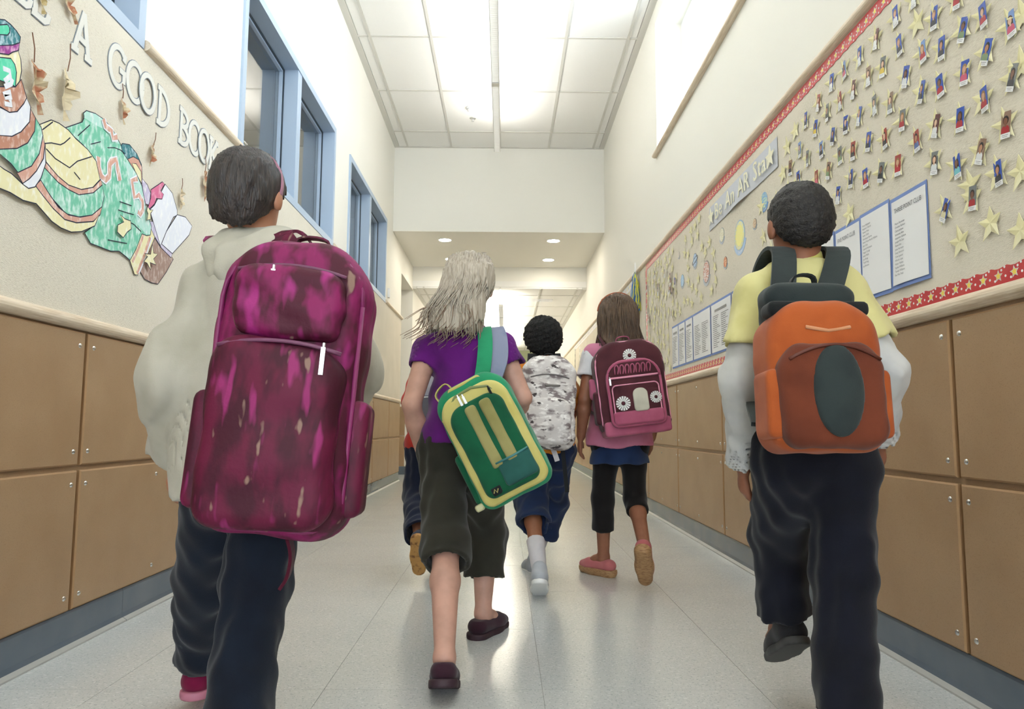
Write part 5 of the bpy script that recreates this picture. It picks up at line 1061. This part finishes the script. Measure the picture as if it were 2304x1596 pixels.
mr = cloth('maroon', (92, 46, 54), (74, 36, 44)); pn = cloth('rose', (196, 104, 134), (176, 84, 114)); pnp = mat('rose_piping', srgb(226, 150, 176), .5)
b.part('main_body', mr, slab(.160, .062, .205, .105, .035, .025, bulge=.008), fold=folds(.002, 30, 2)); b.part('front_pocket', mr, slab(.122, .028, .148, .080, .03, .016, c=(.004, -.072, -.040), bulge=.006), fold=folds(.0015, 30, 3)); b.part('bottom_panel', pn, slab(.150, .070, .034, .015, .015, .012, c=(0, -.008, -.192))); b.part('pocket_base', pn, slab(.112, .008, .030, .006, .02, .006, c=(.004, -.102, -.150)))
b.pipe('piping', pnp, rim(.152, .196, .10, .032, -.050), .0055); b.pipe('pocket_piping', pn, rim(.118, .143, .078, .028, -.094, c=(.004, -.040)), .0075); b.pipe('pocket_zip', pnp, [(x, -.106, .030) for x in np.linspace(-.105, .112, 5)], .005)
b.pipe('pocket_seam', pnp, rim(.104, .085, .02, .02, -.106, c=(.004, -.088)), .003)
wht = mat('daisy_white', (.82, .83, .80, 1), .6); 
def daisy(x, z, r, y=-.112, n=16):
    f = MB()
    for k in range(n): a = 2*math.pi*k/n; c, s_ = math.cos(a), math.sin(a); f.add([(x+c*r*.3-s_*r*.05, y, z+s_*r*.3+c*r*.05), (x+c*r*.3+s_*r*.05, y, z+s_*r*.3-c*r*.05), (x+c*r+s_*r*.13, y, z+s_*r-c*r*.13), (x+c*r-s_*r*.13, y, z+s_*r+c*r*.13), (x+c*r*.3-s_*r*.05, y+.004, z+s_*r*.3+c*r*.05), (x+c*r*.3+s_*r*.05, y+.004, z+s_*r*.3-c*r*.05), (x+c*r+s_*r*.13, y+.004, z+s_*r-c*r*.13), (x+c*r-s_*r*.13, y+.004, z+s_*r+c*r*.13)], [(0, 1, 2, 3), (7, 6, 5, 4), (0, 4, 5, 1), (2, 6, 7, 3), (1, 5, 6, 2), (0, 3, 7, 4)])
    f.build('daisy', [wht], b.t); b.part('daisy_middle', mr, ball((x, y, z), (r*.28, .005, r*.28)), .003)
daisy(-.060, -.085, .032); daisy(.088, -.072, .026); daisy(.005, .130, .030, -.072)
b.part('cream_patch', cloth('cream_patch', (226, 222, 204)), slab(.034, .006, .052, .03, .015, .004, c=(.020, -.112, -.075)))
for k in range(7): x = -.070+.024*k; b.pipe('stitched_loop', pn, spline([(x-.008, -.106, .046), (x-.006, -.107, .078), (x+.004, -.107, .086), (x+.010, -.107, .072), (x+.004, -.107, .046)], 4), .003)
b.part('side_pocket', mr, slab(.018, .045, .075, .012, .012, .010, c=(-.160, 0, -.09))); zip_pull(b, -.105, -.105, .03, .03); b.part('bottle', pn, cone((-.168, 0, -.03), (-.172, -.005, .035), .022, .015))
b.straps(p, mr, .158, .062, .205, .05); b.web('grab_loop', pn, spline([(-.03, .05, .19), (-.025, .02, .228), (.025, .02, .228), (.03, .05, .19)], 5), (0, 1, 0), .018)

# --- child in the red shirt, half hidden
J = toes(joints(3.78, head=(990, 772), neck=(988, 824), shL=(942, 852), shR=(1032, 852), pel=(972, 1000), hipL=(950, 1022), hipR=(996, 1022), knL=(940, 1118, 3.76), knR=(990, 1130, 3.92), anL=(944, 1216, 3.42), anR=(986, 1232, 4.02), elL=(922, 925, 3.76), wrL=(930, 1000, 3.86), elR=(1045, 925, 3.80), wrR=(1040, 990, 3.92)), (.0, .07, -.10))
p = Person('person in a red shirt and navy trousers with one tan shoe sole lifted', J, .92, skin('amber2', (176, 122, 94)))
p.pitch = {'L': 1.15, 'R': 0}
p.shirt(cloth('red_shirt', (206, 58, 48), (184, 44, 38)), g=.016, hem=-.03, sleeve=.9, sr=.062, fold=.005, seed=7); p.shirt(cloth('white_hem', (226, 226, 226)), g=.010, hem=-.06, sleeve=0, name='undershirt')
p.trousers(cloth('navy_jeans', (28, 36, 60), (20, 27, 46)), l=.88, g=.016, cuff=.080, knee=.078, waist=.02)
tn = mat('tan_sole', srgb(186, 140, 78), .6, noise=(40, 2, srgb(120, 80, 44), .5, .66))
for S in 'LR': p.shoe(S, cloth('grey_shoe', (70, 78, 96)), tn)
L = p.L; p.hair(dkb, [(ball(L(0, -.008, .030), V3((.076, .092, .084)), p.A), 0), (ball(L(0, -.045, -.015), V3((.062, .05, .06)), p.A), .03)], fold=folds(.003, 160, 4), cut=lambda X, Y, Z: (Y-L(0, .05, 0)[1])*.8-(Z-L(0, 0, .05)[2])*.7)
b = Bag('pale grey backpack worn over a red shirt', at(972, 900, 3.60), 0, 0, -3)
pg = cloth('pale_grey', (176, 172, 184), (140, 138, 150)); mg = cloth('mid_grey', (104, 102, 112))
b.part('main_body', pg, slab(.112, .060, .165, .075, .045, .025, bulge=.012), fold=folds(.003, 34, 3)); b.part('front_pocket', mg, slab(.092, .026, .085, .04, .03, .016, c=(0, -.068, -.07), bulge=.008)); b.pipe('zip_line', zipm, [(x, -.095, .005-1.5*x*x) for x in np.linspace(-.08, .08, 11)], .003); b.straps(p, mg, .11, .06, .165, .04); b.web('grab_loop', mg, spline([(-.03, .05, .15), (-.02, .03, .185), (.02, .03, .185), (.03, .05, .15)], 5), (0, 1, 0), .016)
